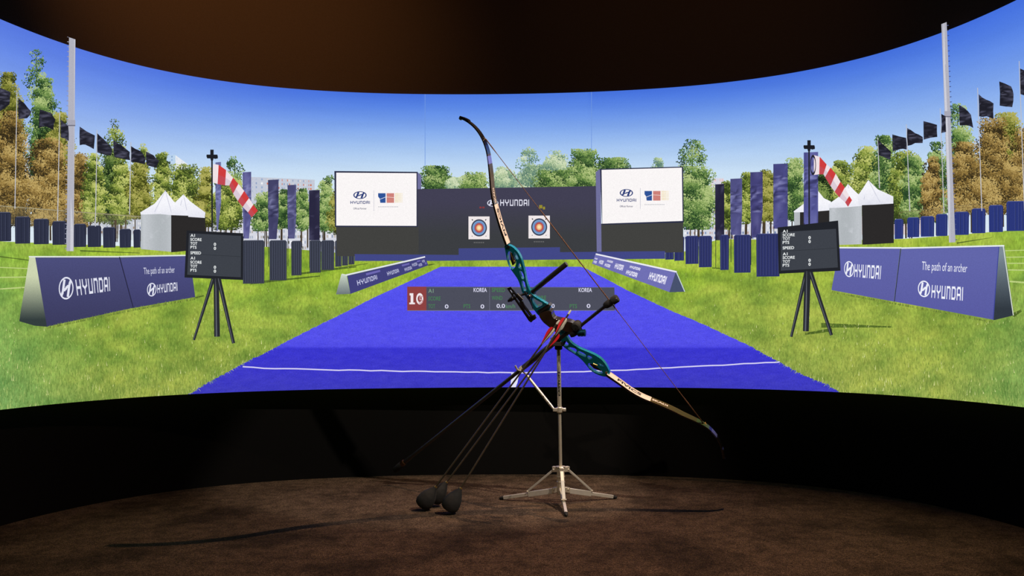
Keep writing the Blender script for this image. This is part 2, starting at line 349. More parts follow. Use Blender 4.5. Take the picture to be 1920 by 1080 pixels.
trees([
 (-60, 120, 440, 50, BR, 'projected brown tree at the far left edge'),
 (15, 138, 300, 34, OL, 'projected olive tree top behind the leftmost flag', dict(topw=.1)),
 (68, 96, 190, 22, GR, 'projected thin topped green tree, the tallest at left', dict(sparse=.45, topw=.3)),
 (84, 150, 330, 34, GR, 'projected green crown of the tallest left tree', dict(topw=.2)),
 (98, 235, 420, 40, DG, 'projected dark green tree between the left flagpoles'),
 (18, 212, 425, 46, BR, 'projected brown tree behind the leftmost flagpole', dict(trunk=(452, 3))),
 (112, 215, 330, 28, OL, 'projected olive tree top left of the white mast', dict(topw=.3)),
 (92, 262, 422, 48, BR, 'projected golden brown bushy tree left of the white mast', dict(trunk=(452, 4), topw=.4)),
 (148, 290, 430, 30, BR, 'projected brown tree behind the left white mast', dict(trunk=(452, 2))),
 (216, 228, 310, 20, YG, 'projected thin green tree top right of the left mast', dict(sparse=.4, topw=.3)),
 (212, 285, 420, 38, DG, 'projected dark tree under the small left flags', dict(trunk=(455, 5))),
 (176, 292, 415, 24, YG, 'projected bright green tree right of the left mast', dict(trunk=(455, 2))),
 (228, 300, 410, 26, YG, 'projected yellow green tree under the small left flags', dict(trunk=(455, 3))),
 (268, 274, 330, 12, YG, 'projected thin tree top above the smallest left flags', dict(sparse=.3)),
 (262, 305, 410, 26, OL, 'projected olive tree behind the smallest left flags', dict(trunk=(455, 2))),
 (305, 290, 405, 22, YG, 'projected yellow green tree above the white tents', dict()),
 (345, 312, 405, 34, YG, 'projected broad yellow green tree behind the white tents', dict(topw=.5)),
 (385, 318, 425, 20, OL, 'projected olive tree behind the left windsock pole', dict(trunk=(455, 2))),
 (440, 296, 350, 18, GR, 'projected thin tree top above the left windsock', dict(sparse=.3)),
 (428, 335, 430, 34, YG, 'projected green tree behind the left windsock', dict(trunk=(460, 4), topw=.5)),
 (492, 365, 432, 20, GR, 'projected green tree between the two left tall banners', dict(trunk=(466, 3), topw=.5)),
 (532, 360, 430, 16, GR, 'projected green tree behind the middle left banners', dict(trunk=(466, 2), topw=.5)),
 (568, 358, 432, 18, GR, 'projected green tree left of the darkest left banner', dict(trunk=(466, 3), topw=.5)),
 (612, 334, 436, 20, GR, 'projected green tree beside the left white display', dict(trunk=(460, 2), topw=.4)),
 (640, 345, 440, 24, OL, 'projected green tree behind the left white display'),
 (820, 316, 362, 34, GR, 'projected green tree above the backdrop beside the left display', dict(topw=.5)),
 (858, 338, 362, 22, PL, 'projected pale low tree above the backdrop', dict(topw=.5)),
 (890, 328, 362, 28, GR, 'projected green tree above the backdrop left of the bow', dict(topw=.4)),
 (945, 318, 362, 26, PL, 'projected pale green tree above the backdrop right of the limb', dict(topw=.4)),
 (993, 282, 330, 22, PL, 'projected faint wispy tree top above the backdrop', dict(sparse=.55, topw=.4)),
 (1000, 315, 362, 32, PL, 'projected pale tree at the middle of the backdrop', dict(topw=.5)),
 (1046, 288, 362, 32, PL, 'projected tall pale tree right of the bowstring', dict(topw=.3)),
 (1040, 325, 362, 40, GR, 'projected leafy bush above the backdrop right of the bowstring', dict(topw=.6)),
 (1096, 286, 362, 34, GR, 'projected green tree beside the right display', dict(topw=.45)),
 (1118, 320, 362, 28, GR, 'projected low green tree left of the right display', dict(topw=.6)),
 (1150, 302, 340, 34, GR, 'projected green tree top peeping over the right display', dict(topw=.4)),
 (1233, 302, 335, 12, PL, 'projected wispy tree top over the right display', dict(sparse=.3)),
 (1298, 268, 330, 28, GR, 'projected airy top of the tree right of the right display', dict(sparse=.3, topw=.4)),
 (1305, 318, 430, 40, GR, 'projected large green tree right of the right display', dict(trunk=(450, 5), topw=.6)),
 (1364, 345, 430, 16, YG, 'projected yellow tree between dark and blue banner', dict(trunk=(450, 3), topw=.5)),
 (1400, 328, 420, 20, YG, 'projected yellow green tree between two blue banners', dict(trunk=(450, 3), topw=.4)),
 (1440, 324, 420, 22, OL, 'projected olive tree between the right blue banners', dict(trunk=(450, 4), topw=.4)),
 (1490, 303, 415, 26, GR, 'projected green tree left of the right windsock', dict(trunk=(440, 4), topw=.4)),
 (1548, 322, 400, 30, DG, 'projected dark green tree behind the right windsock', dict(topw=.5)),
 (1578, 308, 380, 24, YG, 'projected green tree right of the right windsock', dict(topw=.4)),
 (1625, 282, 405, 38, YG, 'projected light green tree behind the right tents', dict(topw=.4)),
 (1660, 262, 420, 30, GR, 'projected green tree behind the first right flags', dict(topw=.4, trunk=(450, 3))),
 (1700, 290, 420, 36, YG, 'projected bright green tree under the right flags', dict(topw=.5, trunk=(450, 4))),
 (1712, 300, 410, 26, GR, 'projected green tree beside the brown narrow tree', dict(topw=.5)),
 (1756, 275, 420, 22, GR, 'projected green tree left of the right mast', dict(topw=.3)),
 (1748, 300, 415, 24, BR, 'projected narrow brown tree left of the right mast', dict(topw=.25, trunk=(445, 3))),
 (1796, 205, 300, 22, GR, 'projected green tree top behind the right mast', dict(sparse=.2, topw=.35)),
 (1800, 250, 400, 34, GR, 'projected green tree right of the right mast', dict(topw=.4)),
 (1810, 275, 405, 36, BR, 'projected brown tree right of the right mast', dict(topw=.35, trunk=(440, 4))),
 (1888, 222, 400, 40, OL, 'projected olive gold tree at the right edge', dict(topw=.4)),
 (1862, 232, 405, 44, BR, 'projected large golden brown tree under the high flags', dict(topw=.35, trunk=(430, 5))),
 (1925, 250, 400, 44, BR, 'projected golden brown tree at the far right edge', dict(trunk=(430, 3))),
 (2000, 200, 400, 55, BR, 'projected brown tree beyond the right flags'),
])
# ---- grass
p = Pic()
GC = [(-200, 448), (0, 457), (300, 468), (500, 466), (640, 478), (800, 489), (1110, 486), (1280, 478), (1340, 452), (1560, 455), (1700, 452), (1920, 435), (2200, 425)]
def gtop(x): return float(np.interp(x, [g[0] for g in GC], [g[1] for g in GC]))
def grasscol(x, y):
    t = (y - gtop(x)) / 280
    c = stops(t, [(0, (160, 186, 62)), (.12, (150, 182, 54)), (.4, (146, 172, 66)), (.7, (136, 160, 66)), (1, (140, 160, 74))])
    nz = vn(x, y * 2.2, 46) * .6 + vn(x, y * 2, 17) * .4
    c = mix(c, (84, 120, 46) if nz < .5 else (184, 194, 84), min(.55, abs(nz - .5) * 1.6))
    e = max(0, (200 - x) / 260) if x < 200 else max(0, (x - 1780) / 300)
    c = mix(c, (112, 168, 100), min(.6, e * (.3 + .5 * t)))
    if x > 1300: c = mix(c, (196, 196, 92), .22 * max(0, 1 - abs(x - 1560) / 300))
    return c
pts = [(x, gtop(x)) for x in range(int(XL), int(XR) + 1, 30)]
pts = [(XL, gtop(XL))] + [q for q in pts if XL < q[0] < XR] + [(XR, gtop(XR)), (XR, 860), (XL, 860)]
p.poly(pts, grasscol, step=6)
grass = p.build('projected_lawn', screen, M_GRS, 'projected bright green lawn on both sides of the runway')
def sh(pts, c, name, label, soft=0):
    q = Pic(); q.poly(pts, c); q.build(name, screen, M_GRS, label)
for (y0, y1, s) in ((494, 499, 0), (511, 513, 0), (523, 526, 0), (545, 541, 0)):
    pass
q = Pic()
for (a, b, wd) in (((-60, 502), (60, 507), 1.6), ((-60, 524), (52, 522), 2), ((-60, 548), (46, 541), 2.4), ((1884, 474), (2000, 471), 1.6), ((1886, 486), (2000, 484), 1.8), ((1888, 497), (2000, 497), 2), ((1890, 509), (2000, 511), 2.2), ((1893, 530), (2000, 538), 3)):
    Pic().line([a, b], wd, (190, 208, 130)).build('projected_field_line', screen, None, 'projected white line across the lawn edge')
q = Pic()
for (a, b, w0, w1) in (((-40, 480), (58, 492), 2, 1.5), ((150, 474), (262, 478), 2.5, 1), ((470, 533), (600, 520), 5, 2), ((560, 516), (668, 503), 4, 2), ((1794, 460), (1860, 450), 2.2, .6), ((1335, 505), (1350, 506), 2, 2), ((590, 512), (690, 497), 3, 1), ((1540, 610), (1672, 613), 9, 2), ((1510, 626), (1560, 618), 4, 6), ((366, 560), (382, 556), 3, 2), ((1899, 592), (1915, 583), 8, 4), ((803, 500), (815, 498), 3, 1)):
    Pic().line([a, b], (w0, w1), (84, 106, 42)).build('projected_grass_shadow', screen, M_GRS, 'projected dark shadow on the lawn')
# ---- runway
p = Pic()
def runcol(x, y):
    c = stops(y, [(500, (92, 84, 236)), (560, (84, 76, 236)), (640, (84, 74, 232)), (649, (80, 70, 228)), (653, (58, 48, 206)), (700, (62, 52, 198)), (735, (62, 54, 186))])
    d = (vn(x, y * 2, 9) - .5) * 6; e = (vn(x, y, 3) - .5) * 8
    return (c[0] + d + e, c[1] + d + e + 6, min(255, c[2] + e))
L_ = [(826, 503), (760, 533), (700, 560), (640, 590), (560, 628), (500, 659), (440, 688), (395, 712), (350, 738)]
R_ = [(1588, 740), (1550, 718), (1500, 698), (1455, 674), (1400, 645), (1330, 613), (1250, 580), (1180, 548), (1130, 522), (1096, 505), (1088, 503)]
def rough(pp, amp):
    out = [pp[0]]
    for a, b in zip(pp[:-1], pp[1:]):
        n = max(1, int(math.hypot(b[0] - a[0], b[1] - a[1]) / 5))
        for k in range(1, n + 1):
            t = k / n; am = amp * max(.15, (lerp(a[1], b[1], t) - 500) / 200)
            out.append((lerp(a[0], b[0], t) + random.uniform(-am, am), lerp(a[1], b[1], t) + random.uniform(-am, am) * .4))
    return out
p.poly(rough(L_, 2.6) + rough(R_, 2.6), runcol, step=5)
p.build('projected_runway', screen, M_RUN, 'projected bright blue shooting lane running to the targets')
q = Pic()
wl = [(455, 686)] + [(x, float(np.interp(x, [455, 500, 640, 800, 960, 1120, 1280, 1400, 1460], [686, 689, 692, 695, 697, 694, 687, 680, 677])) + random.uniform(-.7, .7)) for x in range(475, 1456, 20)] + [(1462, 677)]
q.line(wl, 2.3, (214, 210, 244)); q.poly([(959, 697), (974, 697), (967, 730), (957, 730)], (226, 226, 246))
q.build('projected_shooting_line', screen, None, 'projected thin white line across the blue lane')
q = Pic()
for side in (L_, R_):
    for k in range(420):
        i = random.randrange(len(side) - 1); t = random.random()
        a, b = side[i], side[i + 1]; x = lerp(a[0], b[0], t); y = lerp(a[1], b[1], t)
        k2 = max(.15, (y - 495) / 230); s = 1 if side is R_ else -1
        x += s * random.uniform(-4, 7) * k2; h = random.uniform(4, 11) * k2; le = random.uniform(-3, 3) * k2
        q._face([(x - .7 * k2, y), (x + .7 * k2, y), (x + le, y - h)] if random.random() < .7 else [(x - .7 * k2, y), (x + .7 * k2, y), (x + s * -4 * k2, y + h * .5)],
                jit(random.choice([(150, 170, 80), (110, 135, 60), (196, 200, 130), (130, 155, 70)]), 14))
q.build('projected_grass_fringe', screen, None, 'projected ragged grass along the lane edges')
# ---- blades
q = Pic()
def inrun(x, y):
    if y < 500: return 815 < x < 1100
    xs = np.interp(y, [c[1] for c in L_], [c[0] for c in L_]); xe = np.interp(y, [c[1] for c in R_[::-1]], [c[0] for c in R_[::-1]])
    return xs < x < xe
nb = 0
while nb < 15000:
    x = random.uniform(-40, 1960); y = random.uniform(480, 775)
    if random.random() > ((y - 470) / 300) ** .5 or inrun(x, y) or y < gtop(x) + 8 or y > ybot(x) + 4: continue
    k = ((y - 440) / 300) ** 1.3; h = random.uniform(4, 14) * k; le = random.uniform(-2.6, 2.6) * k; wd = random.uniform(.45, 1.0) * (.4 + k * .5)
    b = grasscol(x, y); r_ = random.random()
    c = mix(b, (222, 222, 130), random.uniform(.12, .42)) if r_ < .42 else mix(b, (72, 104, 40), random.uniform(.2, .55)) if r_ < .97 else (226, 228, 160)
    q._face([(x - wd, y), (x + wd, y), (x + le, y - h)], c); nb += 1
tag(q.build('projected_grass_blades', screen, None, 'projected grass blades in the near lawn'), kind='stuff')

# ---- park fence and flags
q = Pic()
for x in range(-60, 265, 3): q.line([(x, 391 + x * .07), (x, 425 + x * .12)], .6, (150, 142, 112))
q.line([(-60, 388), (265, 412)], 1.2, (168, 160, 130)); q.build('projected_fence', screen, None, 'projected thin wire fence at left')
q = Pic()
for x in range(1685, 2030, 3): q.line([(x, 405 - (x - 1685) * .10), (x, 430 - (x - 1685) * .14)], .6, (96, 86, 62))
q.line([(1685, 404), (2030, 368)], 1.0, (110, 98, 70)); q.build('projected_fence', screen, None, 'projected thin wire fence at right')
def panel(x0, y0, x1, y1, col, label, slats=0, name='projected_barrier'):
    p = Pic(); r = min(3, (x1 - x0) * .2)
    p.poly([(x0 + r, y0), (x1 - r, y0 - .3), (x1, y0 + r), (x1 - .5, y1), (x0 + .5, y1 + .5), (x0, y0 + r)], col)
    if slats:
        n = max(3, int((x1 - x0) / slats))
        for k in range(n):
            x = x0 + (k + .5) * (x1 - x0) / n
            p.line([(x, y0 + 3), (x, y1 - 2)], .9, mix(col, (150, 158, 190), .22)); p.line([(x + 1.2, y0 + 3), (x + 1.2, y1 - 2)], .7, mix(col, (10, 12, 20), .4))
        p.line([(x0 + r, y0 + .5), (x1 - r, y0 + .2)], 1.0, mix(col, (190, 195, 220), .35))
    p.build(name, screen, None, label)
for i, (a, b, c, d) in enumerate([(-55, 402, -26, 453), (-22, 404, 21, 457), (28, 412, 57, 461), (63, 416, 92, 462), (98, 420, 125, 463), (138, 425, 162, 467), (164, 428, 190, 467), (193, 431, 217, 468), (224, 434, 246, 468), (250, 435, 264, 468)]):
    panel(a, b, c, d, (46, 50, 70), 'projected dark barrier panel in the far left row', 7)
for i, (a, b, c, d) in enumerate([(1677, 416, 1694, 452), (1701, 413, 1724, 449), (1726, 411, 1752, 448), (1755, 407, 1777, 447), (1789, 403, 1817, 445), (1822, 397, 1848, 442), (1854, 391, 1881, 440), (1887, 384, 1926, 438), (1932, 378, 1968, 435)]):
    panel(a, b, c, d, (44, 56, 122), 'projected navy barrier panel in the far right row', 6)
# tents
def tent(body, dark, roofs, label):
    e = Pic(); e.poly(body, lambda x, y: mix((206, 210, 216), (168, 174, 178), .5 + .5 * math.sin(x * .55) * .6))
    o = e.build('projected_tent', screen, None, label)
    d = Pic(); d.poly(dark, (44, 42, 42)); d.build('side_wall', o, None, 'dark tent side')
    for rf in roofs:
        r = Pic(); r.poly(rf[0], lambda x, y: mix((246, 246, 252), (208, 210, 226), min(1, max(0, (y - rf[0][1][1]) / 45)) * (.4 + .6 * vn(x, y, 7))))
        for a, b in rf[1]: r.line([a, b], 1.0, (196, 198, 216))
        r.build('roof', o)
tent([(321, 404), (385, 404), (385, 472), (321, 476)], [(350, 408), (385, 408), (385, 470), (350, 474)],
     [([(318, 404), (330, 384), (344, 371), (357, 384), (385, 404), (384, 414), (352, 412), (318, 410)], [((344, 371), (352, 408)), ((344, 371), (335, 404))])], 'projected small white tent behind the left one')
tent([(264, 404), (321, 406), (321, 476), (264, 471)], [(321, 406), (353, 408), (353, 474), (321, 477)],
     [([(263, 404), (290, 388), (310, 364), (326, 384), (353, 402), (353, 410), (322, 409), (300, 407), (264, 408)], [((310, 364), (322, 406)), ((310, 364), (290, 403))])], 'projected white peaked tent beside the left board')
tent([(1489, 404), (1556, 400), (1556, 428), (1489, 430)], [(1500, 402), (1556, 396), (1556, 430), (1500, 430)],
     [([(1488, 402), (1510, 386), (1530, 360), (1545, 378), (1558, 384), (1558, 400), (1520, 403), (1489, 404)], [((1530, 360), (1520, 400))])], 'projected white tent behind the tallest banner')
tent([(1555, 392), (1616, 390), (1616, 462), (1555, 464)], [(1616, 388), (1676, 388), (1676, 460), (1617, 463)],
     [([(1552, 390), (1572, 376), (1590, 352), (1604, 366), (1618, 378), (1616, 392), (1584, 395), (1554, 396)], [((1590, 352), (1598, 390))]),
      ([(1608, 374), (1618, 360), (1628, 345), (1646, 362), (1675, 375), (1675, 388), (1640, 390), (1610, 391)], [((1628, 345), (1618, 388)), ((1628, 345), (1650, 386))])], 'projected pair of white peaked tents by the right scoreboard')
def mast(a, b, w0, w1, rung, joint, label):
    p = Pic(); p.line([a, b], (w0, w1), (178, 178, 190)); s = rung
    p.line([(a[0] + s * w0 * -.22, a[1]), (b[0] + s * w1 * -.22, b[1])], (w0 * .4, w1 * .4), (206, 206, 216))
    o = p.build('projected_mast', screen, None, label)
    r = Pic(); n = 44
    for k in range(n):
        t = (k + .5) / n; x = lerp(a[0], b[0], t); y = lerp(a[1], b[1], t); ww = lerp(w0, w1, t) / 2
        r.line([(x + s * ww, y), (x + s * (ww + 3.2), y - .5)], 1.5, (150, 150, 170) if s < 0 else (70, 80, 130))
    r.build('climbing_rung', o)
    j = Pic(); x = lerp(a[0], b[0], joint); y = lerp(a[1], b[1], joint); j.rect(x - w0 * .62, y - 6, x + w0 * .62, y + 5, (168, 168, 182)); j.rect(x - w0 * .62, y + 3, x + w0 * .62, y + 5, (110, 110, 126)); j.build('joint', o)
mast((135.5, 80), (131.5, 475), 12, 13.5, -1, .41, 'projected tall white mast at left')
mast((1770, 50), (1785.5, 459), 10, 12, 1, .43, 'projected tall white mast at right')
def flag(pole, pts, label):
    if pole:
        p = Pic(); p.line([pole[0], pole[1]], (1.3, 1.8), (190, 190, 196)); p.build('projected_flagpole', screen, None, 'projected thin white flagpole')
    if pts:
        p = Pic(); p.poly(rough2(pts), lambda x, y: mix((32, 32, 42), (104, 104, 128), max(0, vn(x * 1.4 + y * 2.2, y * .7, 4) - .5) * 1.7), step=3); p.build('projected_flag', screen, None, label)
FL = [(None, [(-5, 176), (20, 186), (18, 208), (8, 216), (-5, 222)]), (((32, 184), (28, 398)), [(34.6, 196), (46, 206), (59, 221), (51, 233), (34.6, 235)]),
      (None, [(75, 217), (96, 223), (104, 235), (100, 255), (86, 248), (73, 251)]), (((112, 222), (108, 420)), [(114, 235), (128, 247), (129, 274), (114, 268)]),
      (None, [(149.5, 248), (178, 264), (176, 289), (160, 281), (149.5, 282)]), (((182, 254), (179, 430)), [(182.5, 260), (196, 272), (210, 288), (208, 301), (182.5, 295)]),
      (None, [(212.6, 272), (228, 282), (243.5, 294), (244, 309), (214, 303)]), (((245.5, 276), (243, 408)), [(245.6, 283), (263, 292), (273, 306), (272, 316.5), (245.6, 312)]),
      (None, [(273.7, 293), (288, 300), (298.5, 310), (293, 322.7), (275, 318)])]
for i, (a, b) in enumerate(FL): flag(a, b, 'projected black flag in the left row, %s' % ['at the picture edge', 'on the leftmost pole', 'over the brown tree', 'beside the mast', 'right of the mast', 'over the dark tree', 'sloping down', 'before the thin tree', 'smallest one'][i])
FR = [(((1646, 268), (1649, 360)), [(1646, 272), (1660, 284), (1671, 294), (1669, 308), (1657, 303), (1647.5, 300)]), (None, [(1673, 262), (1699, 268.5), (1700, 290), (1688, 289), (1674, 293)]),
      (((1699.5, 244), (1706, 402)), [(1701, 250.6), (1716, 260), (1730, 267), (1730, 278), (1716, 278), (1702, 283)]), (None, [(1731.5, 238), (1757, 245), (1757.5, 267), (1732, 272)]),
      (((1763, 215), (1770, 406)), [(1765, 225), (1773, 229), (1774, 258), (1765, 260)]), (None, [(1798, 208.6), (1810, 216), (1820.6, 227), (1825, 251), (1812, 246), (1799.5, 246)]),
      (((1833, 178), (1841, 402)), [(1835, 189.5), (1850, 200), (1863, 206.6), (1863, 235), (1850, 230), (1836, 230)]), (None, [(1873.6, 166.7), (1896, 176), (1900.5, 190), (1898, 213.5), (1874.5, 210.7)]),
      (((1911, 130), (1921, 402)), [(1912.7, 143.5), (1935, 152), (1938, 196), (1913.5, 190)])]
for i, (a, b) in enumerate(FR): flag(a, b, 'projected black flag in the right row, %s' % ['lowest one', 'second lowest', 'above the bright green tree', 'squarish one', 'half hidden by the mast', 'right of the mast', 'on the long thin pole', 'high squarish one', 'highest one at the edge'][i])

# ---- banners
def banner(x0, y0, x1, y1, col, label, taper=0, fold=True):
    p = Pic()
    def c(x, y):
        t = (y - y0) / (y1 - y0); u = (x - x0) / (x1 - x0)
        f = vn(x * 2.6 + y * 1.5, y * .6, 5) - .5 if fold and .18 < t < .62 else (vn(x * 3, y * .2, 6) - .5) * .35
        return mix(col, (176, 178, 222) if f > 0 else (30, 30, 56), min(.55, abs(f) * 1.3))
    p.poly([(x0, y0 + 1), (x1, y0), (x1, lerp(y0, y1, .6)), (x1 - taper, y1), (x0 + taper * .4, y1), (x0, lerp(y0, y1, .5))], c, step=3)
    p.build('projected_banner', screen, None, label)
    q = Pic(); q.line([(x0 + 1, y1 - 4), (x0 + 1, y1 + 50)], 1.2, (40, 44, 50)); q.build('projected_banner_pole', screen)
banner(404, 312, 414.5, 438, (108, 112, 160), 'projected narrow lavender banner behind the left windsock', 6)
banner(455, 330, 471, 452, (92, 92, 146), 'projected lavender banner touching the left windsock tip', 4)
banner(502.5, 344, 522.5, 453, (70, 70, 108), 'projected slate banner, second from the left display side', 4)
banner(539, 353.5, 555.5, 452, (82, 82, 126), 'projected grey violet banner in the middle of the left row', 3)
banner(579.5, 363, 599.5, 455, (44, 42, 66), 'projected dark banner nearest the left display', 0, False)
banner(1341, 352, 1358, 455, (38, 36, 58), 'projected dark banner nearest the right display', 0, False)
banner(1369.5, 342, 1391.5, 445, (84, 84, 136), 'projected violet banner beside the dark one at right', 2)
banner(1407, 330, 1430, 450, (70, 68, 122), 'projected violet blue banner in the middle of the right row', 5)
banner(1450, 315, 1477, 434, (76, 76, 134), 'projected tall violet banner left of the right scoreboard', 0)
banner(1507, 294, 1534, 428, (84, 86, 150), 'projected tallest banner behind the right windsock', 0)
# ---- near barriers
for a in [(628, 455, 641, 503), (641, 455, 653, 501), (653, 455, 665, 499), (602, 455, 627, 509), (580, 455, 602, 514), (546, 456, 566, 519), (505, 455, 538, 528), (455, 455, 496, 534)]:
    panel(*a, (58, 62, 76), 'projected slatted slate barrier near the left scoreboard', 4)
for a in [(1247, 447, 1264, 490), (1264, 447, 1283, 492), (1285, 447, 1310, 498), (1310, 447, 1335, 504), (1350, 445, 1367, 509), (1376, 445, 1408, 514), (1418, 443, 1462, 521)]:
    panel(*a, (46, 52, 104), 'projected navy barrier near the right scoreboard', 5)
# ---- backdrop, steps, displays
p = Pic(); p.poly([(783, 362), (1120, 356.5), (1126, 485), (783, 487)], lambda x, y: mix((66, 64, 84), (60, 62, 66), min(1, max(0, (y - 385) / 60)))); bd = p.build('projected_backdrop', screen, None, 'projected dark backdrop wall behind the targets')
q = Pic(); emblem(q, 924, 387.5, 10.5, 6.3, (222, 224, 240)); q.build('emblem', bd, None, 'oval emblem'); q = Pic(); letters(q, box(938, 381, 992, 392.5), (230, 230, 244)); q.build('lettering', bd, None, 'white wide lettering')
q = Pic(); q.rect(899, 394, 903, 397, (140, 60, 62)); q.rect(904.5, 394, 908.5, 397, (140, 60, 62)); q.rect(1011, 391, 1017, 397, (150, 140, 50)); q.rect(1018, 394, 1022, 399, (150, 140, 50)); q.build('mark', bd)
def display(outer, face, below, label, pil=None):
    p = Pic(); p.poly(below, (66, 66, 64)); o = p.build('projected_display', screen, None, label)
    if pil: p = Pic(); p.poly(pil, (112, 112, 156)); p.build('side_panel', o)
    p = Pic(); p.poly(outer, (44, 48, 72)); p.build('frame', o)
    p = Pic(); p.poly(face, lambda x, y: (250, 246, 246)); f = p.build('display_face', o, None, 'bright white display face'); return o
def display_art(o, cx, cy):
    BL = (44, 62, 122); q = Pic(); emblem(q, cx, cy, 12.5, 7, BL, .82); q.build('emblem', o, None, 'oval emblem'); q = Pic(); letters(q, box(cx - 18, cy + 10.5, cx + 18.5, cy + 16), BL, th=.2)
    q.build('lettering', o); q = Pic(); text(q, box(cx - 12.5, cy + 22.8, cx + 12.5, cy + 26), 'Official Partner', (70, 74, 110), .01)
    q.build('caption', o); q = Pic(); q.line([(cx + 26, cy - 9), (cx + 26, cy + 29)], .6, (170, 172, 190)); q.build('divider', o)
    q = Pic(); x = cx + 34; y = cy - 3.5
    q.poly([(x, y), (x + 14, y), (x + 14, y + 17.5), (x + 4, y + 17.5), (x + 3, y + 10), (x, y + 6)], (48, 84, 152))
    q.line([(x + 9, y - .5), (x + 10, y + 9), (x + 8, y + 18)], .8, (240, 240, 246)); q.line([(x + 1, y + 12), (x + 14, y + 7)], .8, (240, 240, 246))
    q.rect(x + 16, y, x + 30, y + 17.5, (206, 130, 122)); q.line([(x + 16, y + 7), (x + 30, y + 8)], .8, (240, 220, 214))
    for i in range(6):
        for j in range(7): q.rect(x + 32 + i * 2.4, y + j * 2.5, x + 33.6 + i * 2.4, y + 1.7 + j * 2.5, mix((236, 214, 150), (250, 246, 240), i / 8))
    q.build('emblem', o, None, 'blue, red and yellow square emblem')
    q = Pic()
    for i in range(12): q.rect(x + i * 3.2, y + 24, x + 2.2 + i * 3.2, y + 25.6, (196, 196, 202))
    q.build('caption', o)
d1 = display([(627, 329), (783, 330.5), (783, 431), (628, 431)], [(630.5, 332), (781, 333), (781, 429), (630.5, 428.5)], [(630, 430), (785, 430), (785, 486), (632, 484)], 'projected white display left of the targets', [(783, 331), (790, 337), (790, 362), (783, 362)])
display_art(d1, 675, 373)
d2 = display([(1125, 325), (1281, 321), (1282, 423), (1129, 427)], [(1128, 327), (1278.5, 323), (1280, 420), (1129.5, 425)], [(1127, 425), (1281, 421), (1281, 477), (1127, 480)], 'projected white display right of the targets', [(1117, 331), (1126, 325), (1128, 482), (1119, 482)])
display_art(d2, 1174.5, 369)
p = Pic(); p.poly([(665, 480.5), (860, 482), (860, 470), (1050, 468), (1050, 477), (1247, 475), (1247, 489), (1050, 490.5), (800, 493), (665, 493)], (66, 72, 134)); p.build('projected_platform', screen, None, 'projected low blue platform under the targets')
def target(x0, y0, x1, y1, label):
    p = Pic(); p.rect(x0, y0, x1, y1, (240, 232, 232)); o = p.build('projected_target', screen, None, label); cx = (x0 + x1) / 2; cy = (y0 + y1) / 2; k = (x1 - x0) / 39.5
    q = Pic()
    for r, c in ((14.8, (60, 66, 88)), (12.4, (118, 156, 202)), (10.0, (104, 138, 190)), (8.4, (176, 84, 84)), (6.2, (206, 104, 88)), (4.9, (240, 190, 130)), (2.8, (250, 226, 176))): 
        q.ring(cx, cy, r * k, r * k * 1.06, .0 if r == 2.8 else .0, c) if False else q.ellipse(cx, cy, r * k, r * k * 1.06, c, 32)
    # rings drawn as nested discs: raise each a little to stack
    q2 = Pic(); radii = [(14.8, 12.4, (60, 66, 88)), (12.4, 10, (122, 160, 204)), (10, 8.4, (104, 138, 190)), (8.4, 6.2, (176, 84, 84)), (6.2, 4.9, (206, 104, 88)), (4.9, 2.8, (240, 190, 130)), (2.8, 0.02, (250, 226, 176))]
    for a, b, c in radii: q2.ring(cx, cy, a * k, a * k * 1.06, b / a, c)
    q2.build('target_face', o, None, 'blue, red and yellow rings')
    q = Pic()
    for sx in (-1, 1):
        q.line([(cx + sx * 13.5, cy - 15.5), (cx + sx * 11.5, cy - 13.5)], 1.8, (50, 50, 60)); q.line([(cx + sx * 13.5, cy + 14.5), (cx + sx * 12.5, cy + 15.5)], 1.3, (60, 60, 70))
    for i in range(6): q.rect(x0 + 10 + i * 3.4, y1 + 5, x0 + 12 + i * 3.4, y1 + 7, (112, 112, 112))
    q.build('mark', o)
target(878.5, 412, 918, 453.5, 'projected round target on a white square, left of two')
target(991, 410.5, 1031, 452, 'projected round target on a white square, right of two')
# ---- long boards
p = Pic(); p.poly([(651, 520), (798, 487), (803, 501), (657, 553)], (66, 66, 124)); o = p.build('projected_board', screen, None, 'projected long low board along the left lane edge')
q = Pic(); q.line([(641, 517.5), (651, 519.5)], 2.5, (226, 232, 226)); q.line([(648, 519), (797, 485.5)], 2.6, (228, 230, 240)); q.poly([(640, 517), (650, 520), (657, 553), (630, 554)], lambda x, y: mix((206, 218, 200), (110, 120, 124), min(1, (y - 517) / 36))); q.build('board_end', o, None, 'pale open board end')
q = Pic(); H = homog([(651, 520), (798, 487), (803, 501), (657, 553)])
for a, b, c, d in ((.05, .40, .20, .70), (.30, .40, .44, .70), (.52, .50, .64, .8), (.66, .28, .76, .6), (.78, .5, .86, .8), (.88, .2, .95, .5)):
    q = Pic(); letters(q, homog([H(a, b), H(c, b), H(c, d), H(a, d)]), (196, 198, 230), th=.2); q.build('lettering', o)
for a, b, c, d in ((.50, .14, .62, .3), (.77, .12, .85, .28), (.12, .12, .24, .26), (.93, .55, .98, .8)): q = Pic(); q.poly([H(a, b), H(c, b), H(c, d), H(a, d)], (110, 104, 178)); q.build('mark', o)
p = Pic(); p.poly([(1116, 482), (1267, 514), (1256, 550), (1110, 498)], (112, 112, 180)); o = p.build('projected_board', screen, None, 'projected long low board along the right lane edge')
q = Pic(); q.poly([(1267, 513), (1284, 549), (1255, 550)], (72, 82, 110)); q.line([(1117, 480.5), (1269, 513)], 2.8, (236, 236, 246)); q.line([(1268, 513), (1284, 549)], 1.6, (200, 214, 220)); q.build('board_end', o, None, 'dark board end with a white rim')
q = Pic(); H = homog([(1116, 482), (1267, 514), (1256, 550), (1110, 498)])
